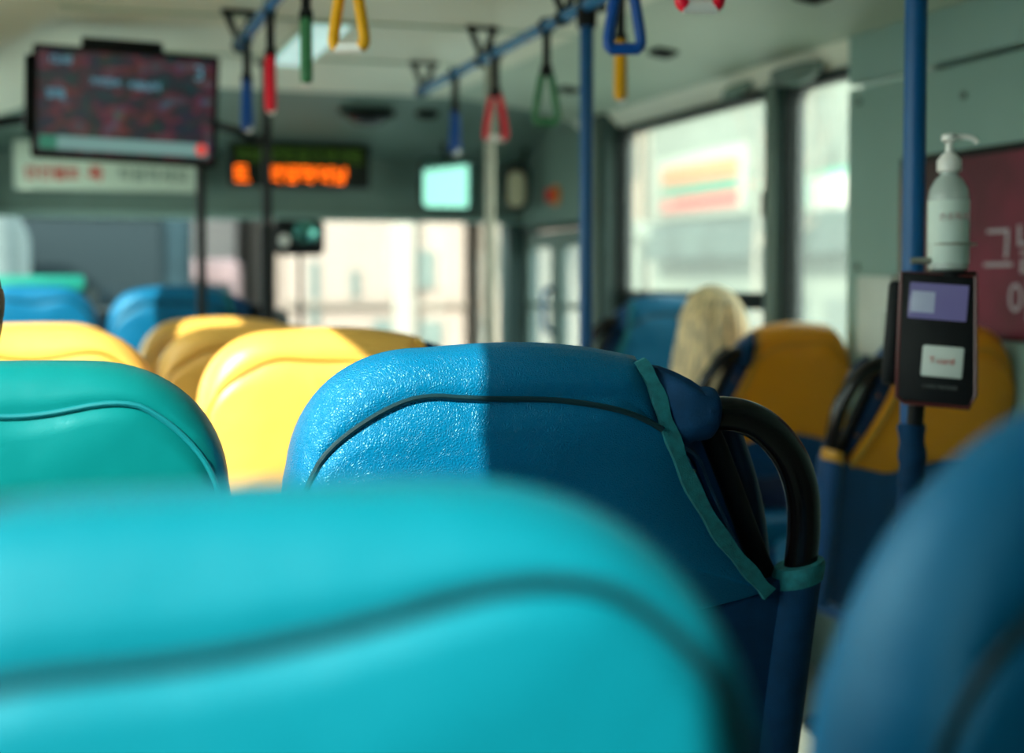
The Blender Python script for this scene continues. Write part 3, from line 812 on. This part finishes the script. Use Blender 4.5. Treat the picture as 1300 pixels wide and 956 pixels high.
text_mesh('caption', '맑음', .030, cyan2, scr, (-.195, -.0235, .02), bold=.001)
bm = NB(); box(bm, -.13, .10, .0, .05, .150, .190, .006); obj('top_mount', bm, M['blackm'], t)
bm = NB(); tube(bm, [(0, .02, .0), (0, .30, -.01)], .018, 12); obj('bracket', bm, M['blackm'], t)
bm = NB(); box(bm, -.285, -.255, .0, .10, -.10, .13, .01); obj('side_bracket', bm, M['blackm'], t)
t = thing('cross_bar', 'black bent cross bar that carries the monitor between wall and pole', 'bar')
bm = NB(); tube(bm, smooth_path([(XL+.01, 4.62, EYE+.435), (-.20, 4.64, EYE+.475), (-.05, 4.66, EYE+.505), (.2, 4.66, EYE+.515), (.45, 4.72, EYE+.515), (.56, 4.80, EYE+.505), (.675, 4.86, EYE+.478)], 6), .0145, 14); obj('tube', bm, M['blackm'], t)

# ------------------------------------------------------------------ cab
bm = NB(); box(bm, XL+.02, .95, 6.02, 6.36, .02, EYE-.115, .04, 3); tag(obj('dashboard', bm, M['dash']), 'dark dashboard cabinet under the left part of the windscreen', 'dashboard')
t = thing('driver_partition', 'green topped driver partition at the left edge ahead of the far blue seats', 'partition')
bm = NB(); box(bm, XL+.02, .16, 5.86, 5.90, .0, EYE-.03, .01); obj('panel', bm, M['dash'], t)
bm = NB(); box(bm, XL+.02, .115, 5.84, 5.92, EYE-.04, EYE+.025, .015, 3); o = obj('top_cap', bm, M['greenp'], t); o['label'] = 'bright green cap'
t = thing('mirror_on_stalk', 'black boxy mirror on a thin stalk in front of the windscreen', 'mirror', (1.01, 6.15, EYE))
bm = NB(); box(bm, -.115, .105, -.05, .03, .112, .268, .03, 4); obj('housing', bm, M['blackm'], t)
bm = NB(); prism_y(bm, rr(-.035, .065, .165, .255, .04), -.058, -.045, .004); obj('lens', bm, mat('painted cyan reflection', (.12, .40, .38), .08, .9), t)  # mirror face; its cyan reflection is painted as base colour
bm = NB(); prism_y(bm, rr(-.095, -.055, .15, .20, .019), -.056, -.045, .004); obj('reflector', bm, M['h_white'], t)
bm = NB(); tube(bm, [(0, 0, .12), (0, 0, -.55)], .009, 12); lathe(bm, [(.05, -.57), (.05, -.545), (.012, -.53)]); obj('stalk', bm, M['blackm'], t)
bm = NB(); box(bm, .99, 1.60, 6.22, 6.37, .02, .58, .03, 3); tag(obj('front_cabinet', bm, M['dash']), 'low dark cabinet below the windscreen, under the mirror stalk', 'cabinet')

# ------------------------------------------------------------------ right side: ad panel, white box, reader, sanitiser
def ad_material():
    m = bpy.data.materials.new('crimson poster print'); m.use_nodes = True; nt = m.node_tree; b = nt.nodes['Principled BSDF']
    b.inputs['Roughness'].default_value = .6
    tc = nt.nodes.new('ShaderNodeTexCoord'); sp = nt.nodes.new('ShaderNodeSeparateXYZ'); nt.links.new(tc.outputs['Object'], sp.inputs[0])
    # brown figure area towards the front end, crimson behind, magenta top block
    mr = nt.nodes.new('ShaderNodeMapRange'); mr.inputs[1].default_value = .02; mr.inputs[2].default_value = .06
    nt.links.new(sp.outputs['Y'], mr.inputs[0])
    n = nt.nodes.new('ShaderNodeTexNoise'); n.inputs['Scale'].default_value = 5; nt.links.new(tc.outputs['Object'], n.inputs['Vector'])
    a = nt.nodes.new('ShaderNodeValToRGB'); a.color_ramp.elements[0].color = (.10, .006, .018, 1); a.color_ramp.elements[1].color = (.20, .010, .038, 1)
    a.color_ramp.elements[0].position = .35; a.color_ramp.elements[1].position = .65
    nt.links.new(n.outputs['Fac'], a.inputs[0])
    c = nt.nodes.new('ShaderNodeValToRGB'); c.color_ramp.elements[0].color = (.05, .02, .02, 1); c.color_ramp.elements[1].color = (.18, .075, .05, 1)
    c.color_ramp.elements[0].position = .4; c.color_ramp.elements[1].position = .55
    nt.links.new(n.outputs['Fac'], c.inputs[0])
    x = nt.nodes.new('ShaderNodeMix'); x.data_type = 'RGBA'
    nt.links.new(mr.outputs[0], x.inputs[0]); nt.links.new(a.outputs[0], x.inputs[6]); nt.links.new(c.outputs[0], x.inputs[7])
    nt.links.new(x.outputs[2], b.inputs['Base Color'])
    return m
t = thing('wall_poster', 'crimson advertising poster with white Korean lettering on the right wall', 'poster', (2.05, 2.90, EYE))
bm = NB(); box(bm, -.006, .004, -1.2, .25, -.135, .312, .003); obj('frame', bm, M['blackm'], t)
bm = NB(); box(bm, -.009, -.004, -1.19, .242, -.128, .292); obj('print', bm, ad_material(), t, False)
text_mesh('lettering', '그날', .125, M['whiteink'], t, (-.0105, -.10, .065), (PI/2, 0, -PI/2), 'LEFT', bold=.0)
text_mesh('lettering', '이에요', .10, M['whiteink'], t, (-.0105, -.19, -.05), (PI/2, 0, -PI/2), 'LEFT', bold=.0)
text_mesh('small_lettering', '건강하게', .028, mat('pink ink', (.42, .14, .2), .6), t, (-.0105, .02, -.03), (PI/2, 0, -PI/2), 'LEFT')
t = thing('sunlit_wall_box', 'pale box added for a sunlit part of the right wall, behind the card reader', 'box', (2.05, 3.185, EYE-.10))  # added box standing in for the panel's sunlit lower part
bm = NB(); box(bm, -.055, .0, -.075, .085, -.09, .115, .008); obj('body', bm, M['white'], t)
bm = NB(); box(bm, -.062, -.054, -.06, .07, -.075, .02, .003); obj('front_lip', bm, M['white'], t)

# card reader
t = thing('card_reader', 'black fare card reader with small violet screen mounted on the blue pole', 'card reader', (1.280, 1.870, EYE-.088), (math.radians(-6), math.radians(4), math.radians(-34))); t.scale = (.97, 1, .94)
bm = NB(); prism_y(bm, [(-.060, .105), (.052, .105), (.066, -.085), (.058, -.108), (-.040, -.108), (-.052, -.10)], -.022, .022, .006); obj('housing', bm, M['blackm'], t)
bm = NB(); tube(bm, [(v[0], -.0185, v[1]) for v in [(-.060, .104), (.052, .104), (.066, -.085), (.058, -.107), (-.040, -.107), (-.051, -.099)]], .0035, 8, closed=True); o = obj('red_edge', bm, mat('dark red edge', (.10, .012, .012), .3), t); o['label'] = 'dark red rim'
scm = mat('reader screen', (.02, .02, .04), .2, emit=(.065, .065, .14), es=1)
bm = NB(); box(bm, -.045, .043, -.0245, -.020, .030, .088, .001); s = obj('screen', bm, scm, t)
bm = NB(); box(bm, -.041, -.006, -.0262, -.024, .040, .074, .0005); obj('icon', bm, mat('reader icon', (.1, .1, .1), .4, emit=(.13, .17, .22), es=1), s)
bm = NB(); box(bm, -.018, .044, -.0245, -.020, -.062, -.012, .003); s = obj('card_sticker', bm, M['pad'], t); s['label'] = 'pale square card sticker'
text_mesh('sticker_text', 'T-card', .014, M['redink'], s, (.012, -.0252, -.036))
text_mesh('reader_text', 'CARD READER', .008, mat('grey print', (.12, .13, .13), .5), t, (.012, -.0226, -.078))
bm = NB(); box(bm, -.045, .02, .02, .062, -.085, .06, .01); box(bm, -.078, -.052, -.012, .05, -.08, .09, .008); obj('mount', bm, M['blackm'], t)
bm = NB(); tube(bm, [(-.02, .03, -.09), (-.02, .04, -.14)], .013, 12); obj('cable_gland', bm, M['blackm'], t)

# sanitiser bottle in a holder on the reader
t = thing('sanitiser_bottle', 'white pump bottle of hand sanitiser standing above the card reader', 'bottle', (1.306, 1.878, EYE+.016)); t.scale = (.93, .93, .96)
bm = NB(); lathe(bm, [(.027, 0), (.0325, .004), (.033, .02), (.033, .118), (.031, .130), (.022, .146), (.0145, .153), (.0145, .160)]); b = obj('body', bm, M['bottle'], t)
bm = NB(); lathe(bm, [(.0331, .012), (.0337, .013), (.0337, .112), (.0331, .113)]); o = obj('label_wrap', bm, M['label'], t)
bm = NB(); lathe(bm, [(.017, .158), (.0195, .160), (.0195, .176), (.012, .186), (.0065, .190), (.0055, .206)]); obj('pump_collar', bm, M['h_white'], t)
bm = NB(); lathe(bm, [(.0055, .204), (.013, .208), (.013, .216), (.006, .219)]); tube(bm, smooth_path([(0, 0, .213), (.02, -.01, .2135), (.034, -.017, .210), (.040, -.020, .203)], 4), .0045, 10); obj('pump_head', bm, M['h_white'], t)
text_mesh('print', '손소독제', .014, mat('rose print', (.45, .28, .28), .6), t, (.0-.012, -.0345, .085), (PI/2, 0, math.radians(-20)))
t = thing('bottle_holder', 'thin black bottle holder clamped to the blue pole above the card reader', 'holder', (1.312, 1.878, EYE+.012))
bm = NB(); lathe(bm, [(.037, -.004), (.038, .0), (.038, .003), (.034, .004)]); obj('tray', bm, M['blackm'], t)
bm = NB(); tube(bm, [(.0355*math.cos(a), .0355*math.sin(a), .045) for a in [2*PI*k/24 for k in range(24)]], .002, 8, True)
tube(bm, [(-.0355, 0, .0), (-.0355, 0, .045)], .002, 8); tube(bm, [(-.035, .0, .02), (-.062, .014, .02)], .005, 8); obj('ring', bm, M['steel'], t)

# ------------------------------------------------------------------ people
def skin_mesh(chains, sub=2):
    """chains: list of list of (x,y,z,r); the first vertex of a later chain that matches an earlier vertex is shared"""
    verts, rad, edges, idx = [], [], [], {}
    def vid(p):
        k = tuple(round(c, 4) for c in p[:3])
        if k not in idx: idx[k] = len(verts); verts.append(p[:3]); rad.append(p[3])
        return idx[k]
    for ch in chains:
        ids = [vid(p) for p in ch]
        edges += [(a, b) for a, b in zip(ids, ids[1:])]
    me = bpy.data.meshes.new('s'); me.from_pydata(verts, edges, [])
    o = bpy.data.objects.new('s', me); COL.objects.link(o)
    md = o.modifiers.new('k', 'SKIN'); md.use_smooth_shade = True
    o.modifiers.new('u', 'SUBSURF').levels = sub
    for i, v in enumerate(me.skin_vertices[0].data):
        r = rad[i]; v.radius = (r if not isinstance(r, tuple) else r[0], r if not isinstance(r, tuple) else r[1]); v.use_root = (i == 0)
    bpy.context.view_layer.update()
    dg = bpy.context.evaluated_depsgraph_get()
    m2 = bpy.data.meshes.new_from_object(o.evaluated_get(dg)); bpy.data.objects.remove(o)
    for p in m2.polygons: p.use_smooth = True
    return m2

def head_bm(bm, c, s=1.0):
    """head with brow, eye sockets, nose, mouth, chin, ears; faces +y"""
    n, k = 32, 24
    rows = []
    for j in range(k+1):
        th = PI*j/k; row = []
        for i in range(n):
            ph = 2*PI*i/n
            x = math.sin(th)*math.cos(ph); y = math.sin(th)*math.sin(ph); z = math.cos(th)
            X, Y, Z = x*.075, y*.094, z*.115
            if z < 0: X *= 1-.28*(-z)**1.3; Y *= 1-.12*(-z)
            if y > .3:
                g = lambda a, b, w, h: math.exp(-((x-a)/w)**2-((z-b)/h)**2)
                Y += .020*g(0, -.12, .13, .16) + .008*g(0, -.42, .25, .08) + .010*g(0, -.78, .3, .15) + .004*g(0, .28, .5, .1)
                Y -= .010*g(.36, .08, .18, .1) + .010*g(-.36, .08, .18, .1) + .004*g(0, -.52, .3, .05)
            row.append(bm.verts.new((c[0]+X*s, c[1]+Y*s, c[2]+Z*s)))
        rows.append(row)
    for a, b in zip(rows, rows[1:]):
        for i in range(n):
            try: bm.faces.new((a[i], a[(i+1) % n], b[(i+1) % n], b[i]))
            except ValueError: pass
    bmesh.ops.remove_doubles(bm, verts=bm.verts[:], dist=.0002)
    for sgn in (-1, 1):
        pts = [(c[0]+sgn*.073*s, c[1]-.004, c[2]+.018), (c[0]+sgn*.083*s, c[1]-.014, c[2]+.022), (c[0]+sgn*.083*s, c[1]-.016, c[2]-.005), (c[0]+sgn*.073*s, c[1]-.004, c[2]-.024)]
        tube(bm, smooth_path(pts, 4), .0075, 8)

def hand_chains(w, d, side):
    """palm and five fingers from wrist w along direction d (mostly +y, drooping)"""
    wx, wy, wz = w; ch = []
    palm = (wx, wy+.045, wz-.004, (.030, .016)); ch.append([(wx, wy, wz, .024), palm])
    for i, (off, L) in enumerate(((-.030, .062), (-.010, .072), (.010, .068), (.029, .054))):
        b = (wx+off, wy+.078, wz-.006, .0095)
        ch.append([palm, b, (wx+off*1.05, wy+.078+L*.45, wz-.010, .0088), (wx+off*1.08, wy+.078+L*.78, wz-.024, .0082), (wx+off*1.08, wy+.078+L*.9, wz-.040, .0068)])
    ch.append([palm, (wx-side*.036, wy+.040, wz-.008, .0105), (wx-side*.050, wy+.062, wz-.014, .0095), (wx-side*.054, wy+.085, wz-.020, .0082)])
    return ch

def person(label, x, y, seat_z, head, hairm, topm, long_hair):
    hip = (x, y, seat_z+.10, (.15, .11))
    neck = (head[0]*.75+x*.25, y+.0, head[2]-.155)
    sh_z = head[2]-.215
    spine = [hip, (x, y-.01, seat_z+.24, (.125, .095)), (x*.8+neck[0]*.2, y-.01, (seat_z+.24+sh_z)/2+.03, (.14, .10)), (x*.5+neck[0]*.5, y-.005, sh_z-.03, (.135, .085)), (neck[0], y, sh_z+.03, (.062, .055))]
    legs = [[hip, (x+s*.085, y+.06, seat_z+.085, .085), (x+s*.10, y+.38, seat_z+.085, .062), (x+s*.10, y+.40, seat_z-.16, .050), (x+s*.10, y+.37, .10, .036)] for s in (-1, 1)]
    arms = [[spine[3], (spine[3][0]+s*.155, y, sh_z-.045, .050), (x+s*.20, y+.02, seat_z+.24, .040), (x+s*.13, y+.22, seat_z+.19, .030)] for s in (-1, 1)]
    # body (skin): neck, head, forearms with hands, calves
    core = [spine[0], spine[1], spine[2], spine[3], spine[4]]
    thin = lambda p, k=.80: (p[0], p[1], p[2], (p[3][0]*k, p[3][1]*k) if isinstance(p[3], tuple) else p[3]*k)
    chains = [[thin(p) for p in core[:-1]] + [(neck[0], y, sh_z+.03, .050), (head[0]*.9+x*.1, y+.004, head[2]-.10, .050)]]
    for L in legs: chains.append([thin(p) for p in L] + [(L[-1][0], L[-1][1]+.03, .05, .034), (L[-1][0], L[-1][1]+.17, .035, .028)])
    for s, L in zip((-1, 1), arms):
        chains.append([thin(p) for p in L])
        w = L[-1]
        e = thin(w); hw = (w[0]-s*.01, w[1]+.04, w[2]-.012)
        chains.append([e, (hw[0], hw[1], hw[2], .024)])
        chains += hand_chains(hw, None, s)
    me = skin_mesh(chains)
    bm = NB(); bm.from_mesh(me); head_bm(bm, head)
    body = obj('person', bm, M['skin'], None, angle=180)
    tag(body, label, 'person')
    me = skin_mesh([[p for p in spine]] + arms); me.name = 'coat'; me.materials.append(topm)
    link(bpy.data.objects.new('coat', me), body)
    me = skin_mesh(legs); me.name = 'trousers'; me.materials.append(M['jeans'])
    link(bpy.data.objects.new('trousers', me), body)
    bm = NB()
    for s in (-1, 1):
        px = x+s*.10; box(bm, px-.042, px+.042, y+.32, y+.575, .0, .075, .028, 3)
    obj('shoes', bm, M['blackm'], body)
    # hair cap
    bm = NB(); n, k = 64, 26; rows = []
    for j in range(k+1):
        t = j/k; row = []
        for i in range(n):
            ph = 2*PI*i/n
            back = .5-.5*math.sin(ph)          # 1 at the back (-y), 0 at the face
            cover = 1.0 + (1.25 if not long_hair else 1.1)*back**.7   # polar reach
            if math.sin(ph) > .45: cover = .82
            wav = 1+.018*math.sin(ph*17+t*3)+.012*math.sin(ph*31)
            if t < .55:
                th = t/.55*PI/2*min(cover, 1.45)
                X = math.sin(th)*math.cos(ph)*.088; Y = math.sin(th)*math.sin(ph)*.106-.004; Z = math.cos(th)*.128
                row.append((X*wav, Y*wav, Z))
            else:
                th = PI/2*min(cover, 1.45); u = (t-.55)/.45
                X = math.sin(th)*math.cos(ph)*.088; Y = math.sin(th)*math.sin(ph)*.106-.004; Z = math.cos(th)*.128
                side = max(0, min(1, (back-.28)/.3))
                drop = (.30 if long_hair else .035)*side
                flare = 1+(.40 if long_hair else -.12)*math.sin(u*PI*.75)*side
                row.append((X*flare*wav, (Y*(1+.05*u) - (.012*u if long_hair else 0))*wav, Z-drop*u))
        rows.append([bm.verts.new((head[0]+a, head[1]+b, head[2]+c+.004)) for a, b, c in row])
    for a, b in zip(rows, rows[1:]):
        for i in range(n):
            try: bm.faces.new((a[i], a[(i+1) % n], b[(i+1) % n], b[i]))
            except ValueError: pass
    bmesh.ops.remove_doubles(bm, verts=bm.verts[:], dist=.0003)
    h = obj('hair', bm, hairm, body, angle=180)
    sd = h.modifiers.new('thick', 'SOLIDIFY'); sd.thickness = .008; sd.offset = -1
    if long_hair:
        bm = NB()
        rnd = random.Random(3)
        for q in range(46):
            a = -PI/2 + (q/45-.5)*3.3
            x0, y0 = math.cos(a)*.086, math.sin(a)*.100-.006
            zt = .05+.05*rnd.random()
            pts = smooth_path([(head[0]+x0*.12, head[1]+y0*.25, head[2]+.130), (head[0]+x0*.70, head[1]+y0*.74, head[2]+.098), (head[0]+x0*1.02, head[1]+y0*1.04, head[2]+zt-.05), (head[0]+x0*1.24, head[1]+y0*1.12, head[2]-.07), (head[0]+x0*1.42+.004*rnd.uniform(-1, 1), head[1]+y0*1.14-.004, head[2]-.17), (head[0]+x0*1.40+.008*rnd.uniform(-1, 1), head[1]+y0*1.1-.006, head[2]-.29-.03*rnd.random())], 5)
            tube(bm, pts, [.0065+.0035*math.sin(PI*i/(len(pts)-1)) for i in range(len(pts))], 7)
        obj('hair_strands', bm, hairm, h, angle=180)
    return body
person('blonde long-haired passenger seen from behind, seated ahead of the orange seat', 1.86, 3.66, .50, (1.765, 3.66, EYE-.145), M['hair_b'], M['cream'], True)
person('dark-haired passenger cut off by the left edge, seated ahead of the teal seat', -.10, 1.84, .50, (-.150, 1.86, EYE-.035), M['hair_d'], M['coat'], False)

# ------------------------------------------------------------------ outside
M['road'] = noise_tint(mat('asphalt', (.34, .34, .31), .9), 3, .15)
M['pave'] = noise_tint(mat('pavement', (.55, .53, .48), .9), 2, .1)
bm = NB(); box(bm, -60, 60, -40, 90, -1.05, -.95); struct('floor_2', bm, M['road'], smooth=False).name = 'ground'
bpy.data.objects['ground']['kind'] = 'structure'
bm = NB(); box(bm, 5.5, 12, -20, 40, -.95, -.80); struct('pavement', bm, M['pave'], smooth=False)

def facade_mat(name, wallc, amt=.08): return noise_tint(mat(name, wallc, .85), .6, amt)
def building(name, label, x0, x1, y0, y1, h, wm, gm, wins, face, group=None):
    """box building with real window boxes on one face; wins=(cols,rows,w,h,z0)"""
    t = thing(name, label, 'building', group=group)
    bm = NB(); box(bm, x0, x1, y0, y1, -.95, h); obj('wall', bm, wm, t, False)
    bm = NB(); box(bm, x0-.15, x1+.15, y0-.15, y1+.15, h, h+.35); obj('roof_edge', bm, wm, t, False)
    c, r, w, hh, z0, dz = wins
    for i in range(c):
        for j in range(r):
            bm = NB(); z = z0+j*dz
            if face == 'y':
                xx = x0+(x1-x0)*(i+.5)/c; box(bm, xx-w/2, xx+w/2, y0-.06, y0+.05, z, z+hh)
            else:
                yy = y0+(y1-y0)*(i+.5)/c; box(bm, x0-.06, x0+.05, yy-w/2, yy+w/2, z, z+hh)
            obj('window', bm, gm, t, False)
    return t
wg = mat('dark window glass', (.07, .11, .115), .3)  # even dark glass colour for the front facades
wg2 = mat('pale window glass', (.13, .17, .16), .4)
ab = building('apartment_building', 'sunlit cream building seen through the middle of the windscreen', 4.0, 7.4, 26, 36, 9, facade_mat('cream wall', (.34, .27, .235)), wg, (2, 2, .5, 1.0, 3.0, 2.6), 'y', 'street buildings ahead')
for x0, x1, z0, z1 in ((6.45, 6.80, 1.0, 1.72), (5.62, 5.98, .12, .42), (6.50, 6.95, -.10, .40), (5.20, 5.35, .85, 1.35), (4.45, 4.60, .3, 1.5)):
    bm = NB(); box(bm, x0, x1, 25.94, 26.05, z0, z1); obj('window', bm, wg2, ab, False)
bm = NB(); box(bm, 5.98, 6.36, 25.75, 26.0, -.95, 9, .02); obj('pilaster', bm, facade_mat('pale pilaster', (.36, .33, .29)), ab, False)
bm = NB(); box(bm, 4.0, 7.4, 25.85, 26.0, .68, .78, .01); obj('ledge', bm, facade_mat('ledge', (.26, .215, .18)), ab, False)
building('apartment_building', 'white sunlit building at the right of the windscreen', 7.9, 10.2, 24, 34, 9, facade_mat('white wall', (.36, .31, .26)), wg2, (3, 2, .45, 1.0, 3.0, 2.6), 'y', 'street buildings ahead')
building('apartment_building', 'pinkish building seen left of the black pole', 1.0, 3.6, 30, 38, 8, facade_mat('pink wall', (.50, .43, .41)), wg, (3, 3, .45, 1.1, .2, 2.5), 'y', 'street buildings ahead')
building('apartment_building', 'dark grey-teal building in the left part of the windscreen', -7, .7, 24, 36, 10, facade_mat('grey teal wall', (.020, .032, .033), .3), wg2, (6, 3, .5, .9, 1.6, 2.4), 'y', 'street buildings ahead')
bt = building('shop_building', 'long grey-green shop building across the pavement outside the large side window', 10.0, 16, 10.0, 23.2, 7.5, facade_mat('grey green wall', (.17, .21, .185), .15), wg2, (9, 1, .9, 1.5, -.6, 3), 'x')
building('apartment_building', 'white building beyond the shops outside the large side window', 10.4, 16, 23.6, 34, 12, facade_mat('bright white wall', (.72, .70, .62)), wg2, (5, 2, .7, 1.1, .6, 2.6), 'x')
bm = NB(); box(bm, 9.6, 10.0, 10.5, 22.5, EYE+.35, EYE+.95, .05); o = obj('awning', bm, noise_tint(mat('dark teal awning', (.055, .085, .08), .8), 1.2, .3), bt, False); o['label'] = 'dark teal awning'
# striped shop sign
t = thing('shop_sign', 'shop sign with orange, green and red stripes outside the large side window', 'sign', (9.86, 19.3, EYE))
bm = NB(); box(bm, -.02, .12, 0, 3.3, 1.02, 2.08, .02); obj('board', bm, mat('sign board', (.30, .35, .31), .5), t)
for z0, z1, c, nm in ((1.60, 1.90, (.50, .20, .09), 'orange_stripe'), (1.40, 1.57, (.07, .24, .17), 'green_stripe'), (1.15, 1.38, (.45, .10, .09), 'red_stripe')):
    bm = NB(); box(bm, -.06, -.01, .15, 2.95, z0, z1, .01); obj(nm, bm, mat(nm, c, .5), t)
t = thing('shop_sign', 'green and white shop sign outside the narrow right window', 'sign', (9.86, 15.8, EYE))
bm = NB(); box(bm, -.02, .12, 0, 3.0, .85, 1.50, .02); obj('board', bm, mat('green board', (.06, .30, .22), .5), t)
bm = NB(); box(bm, -.06, -.01, .2, 1.55, .95, 1.40, .01); obj('white_panel', bm, mat('white board', (.5, .5, .47), .5), t)
t = thing('road_sign', 'round orange-red road sign outside the narrow right window', 'sign', (6.6, 10.7, -.8))
bm = NB(); tube(bm, [(0, 0, 0), (0, 0, 2.2)], .04, 10); obj('post', bm, M['steel'], t)
bm = NB(); tube(bm, [(-.02, -.02, 2.1), (-.05, -.05, 2.1)], .10, 24); obj('disc', bm, mat('orange red', (.8, .12, .05), .5), t)
t = thing('street_lamp', 'grey lamp post on the pavement at the left side of the large side window', 'lamp post', (6.3, 15.1, -.8))
bm = NB(); tube(bm, [(0, 0, 0), (0, 0, 2.45)], .11, 14); obj('post', bm, mat('grey post paint', (.22, .25, .22), .6), t)
bm = NB(); box(bm, -.16, .16, -.16, .16, 2.4, 2.62, .03); obj('cap', bm, mat('grey cap', (.20, .23, .20), .6), t)
# bare street tree outside
def tree(label, x, y, h, seed):
    rnd = random.Random(seed); bm = NB()
    def br(p, d, L, r, dep):
        q = [p]
        for i in range(3):
            d = (d+Vector((rnd.uniform(-.2, .2), rnd.uniform(-.2, .2), rnd.uniform(-.05, .15)))).normalized(); q.append(q[-1]+d*L/3)
        tube(bm, q, [r, r*.85, r*.7, r*.55], 6)
        if dep:
            for k in range(3):
                nd = (d+Vector((rnd.uniform(-1, 1), rnd.uniform(-1, 1), rnd.uniform(-.1, .6)))*.8).normalized()
                br(q[rnd.choice((2, 3))], nd, L*.68, r*.52, dep-1)
    br(Vector((0, 0, 0)), Vector((0, 0, 1)), h*.45, .08, 4)
    o = tag(obj('street_tree', bm, mat('bark', (.20, .19, .16), .9)), label, 'tree', 'bare street trees'); o.location = (x, y, -.8)
tree('bare street tree in front of the long shop building, outside the large side window', 8.7, 16.6, 5.4, 2)
tree('bare street tree ahead, seen through the right part of the windscreen', 6.3, 21, 7, 5)
# vehicles ahead in the left part of the windscreen
def vehicle(name, label, x, y, w, L, h, col, cat):
    t = thing(name, label, cat, (x, y, -.95))
    bm = NB(); box(bm, -w/2, w/2, 0, L, .35, h, .14, 3); obj('body', bm, noise_tint(mat(name+' paint', col, .5, spec=.12), 2, .3), t)
    bm = NB(); box(bm, -w*.40, w*.40, -.015, .02, h*.56, h*.86, .05, 3); obj('rear_window', bm, mat('dark vehicle glass', (.02, .03, .035), .4, spec=.08), t)
    for s in (-1, 1):
        bm = NB(); box(bm, s*w*.40-.09, s*w*.40+.09, -.02, .03, .75, 1.0, .02); obj('tail_light', bm, M['redlit'], t)
        for yy in (.7, L-.8):
            bm = NB(); tube(bm, [(s*(w/2-.22), yy, .36), (s*(w/2+.0), yy, .36)], .36, 20); obj('wheel', bm, M['rubber'], t)
    bm = NB(); box(bm, -w*.42, w*.42, -.06, .04, .42, .60, .03); obj('bumper', bm, M['blackm'], t)
    return t
vehicle('bus', 'blue-grey bus ahead in traffic, seen under the monitor', -.10, 11.5, 2.3, 8, 3.0, (.020, .040, .050), 'bus')
vehicle('van', 'pale pinkish van ahead, seen just left of the black monitor pole', 1.75, 20.5, 1.6, 4.4, 2.4, (.24, .16, .165), 'van')

vehicle('van', 'white van at the left edge of the windscreen, above the green partition cap', -1.12, 7.6, 1.9, 3.6, 2.52, (.20, .24, .24), 'van')
# ------------------------------------------------------------------ light
sun = bpy.data.lights.new('sun', 'SUN'); sun.energy = 12; sun.angle = math.radians(.6); sun.color = (1, .95, .84)
so = link(bpy.data.objects.new('sun', sun))
so.rotation_euler = Vector((1, 1.0, -.80)).to_track_quat('-Z', 'Y').to_euler(); so.location = (-5, -5, 8)
w = bpy.data.worlds.new('world'); SC.world = w; w.use_nodes = True
nt = w.node_tree; bg = nt.nodes['Background']
tc = nt.nodes.new('ShaderNodeTexCoord'); sp = nt.nodes.new('ShaderNodeSeparateXYZ'); rp = nt.nodes.new('ShaderNodeValToRGB')
nt.links.new(tc.outputs['Generated'], sp.inputs[0]); nt.links.new(sp.outputs['Z'], rp.inputs[0]); nt.links.new(rp.outputs[0], bg.inputs[0])
rp.color_ramp.elements[0].color = (.90, .96, .86, 1); rp.color_ramp.elements[1].color = (.55, .80, .95, 1)
bg.inputs[1].default_value = 5.0

# ------------------------------------------------------------------ camera
cam = bpy.data.cameras.new('camera'); co = link(bpy.data.objects.new('camera', cam)); SC.camera = co
cam.sensor_width = 36; cam.lens = 50.0; cam.clip_start = .02; cam.clip_end = 300
yaw, pitch = math.radians(17.8), math.radians(2.41)
co.location = (0, 0, EYE); co.rotation_euler = (PI/2-pitch, 0, -yaw)
cam.shift_y = -44.5/1300
cam.dof.use_dof = True; cam.dof.focus_distance = 1.58; cam.dof.aperture_fstop = 2.6

SC.view_settings.view_transform = 'Standard'; SC.view_settings.look = 'None'
SC.view_settings.exposure = 0; SC.view_settings.gamma = 1; SC.view_settings.use_curve_mapping = False
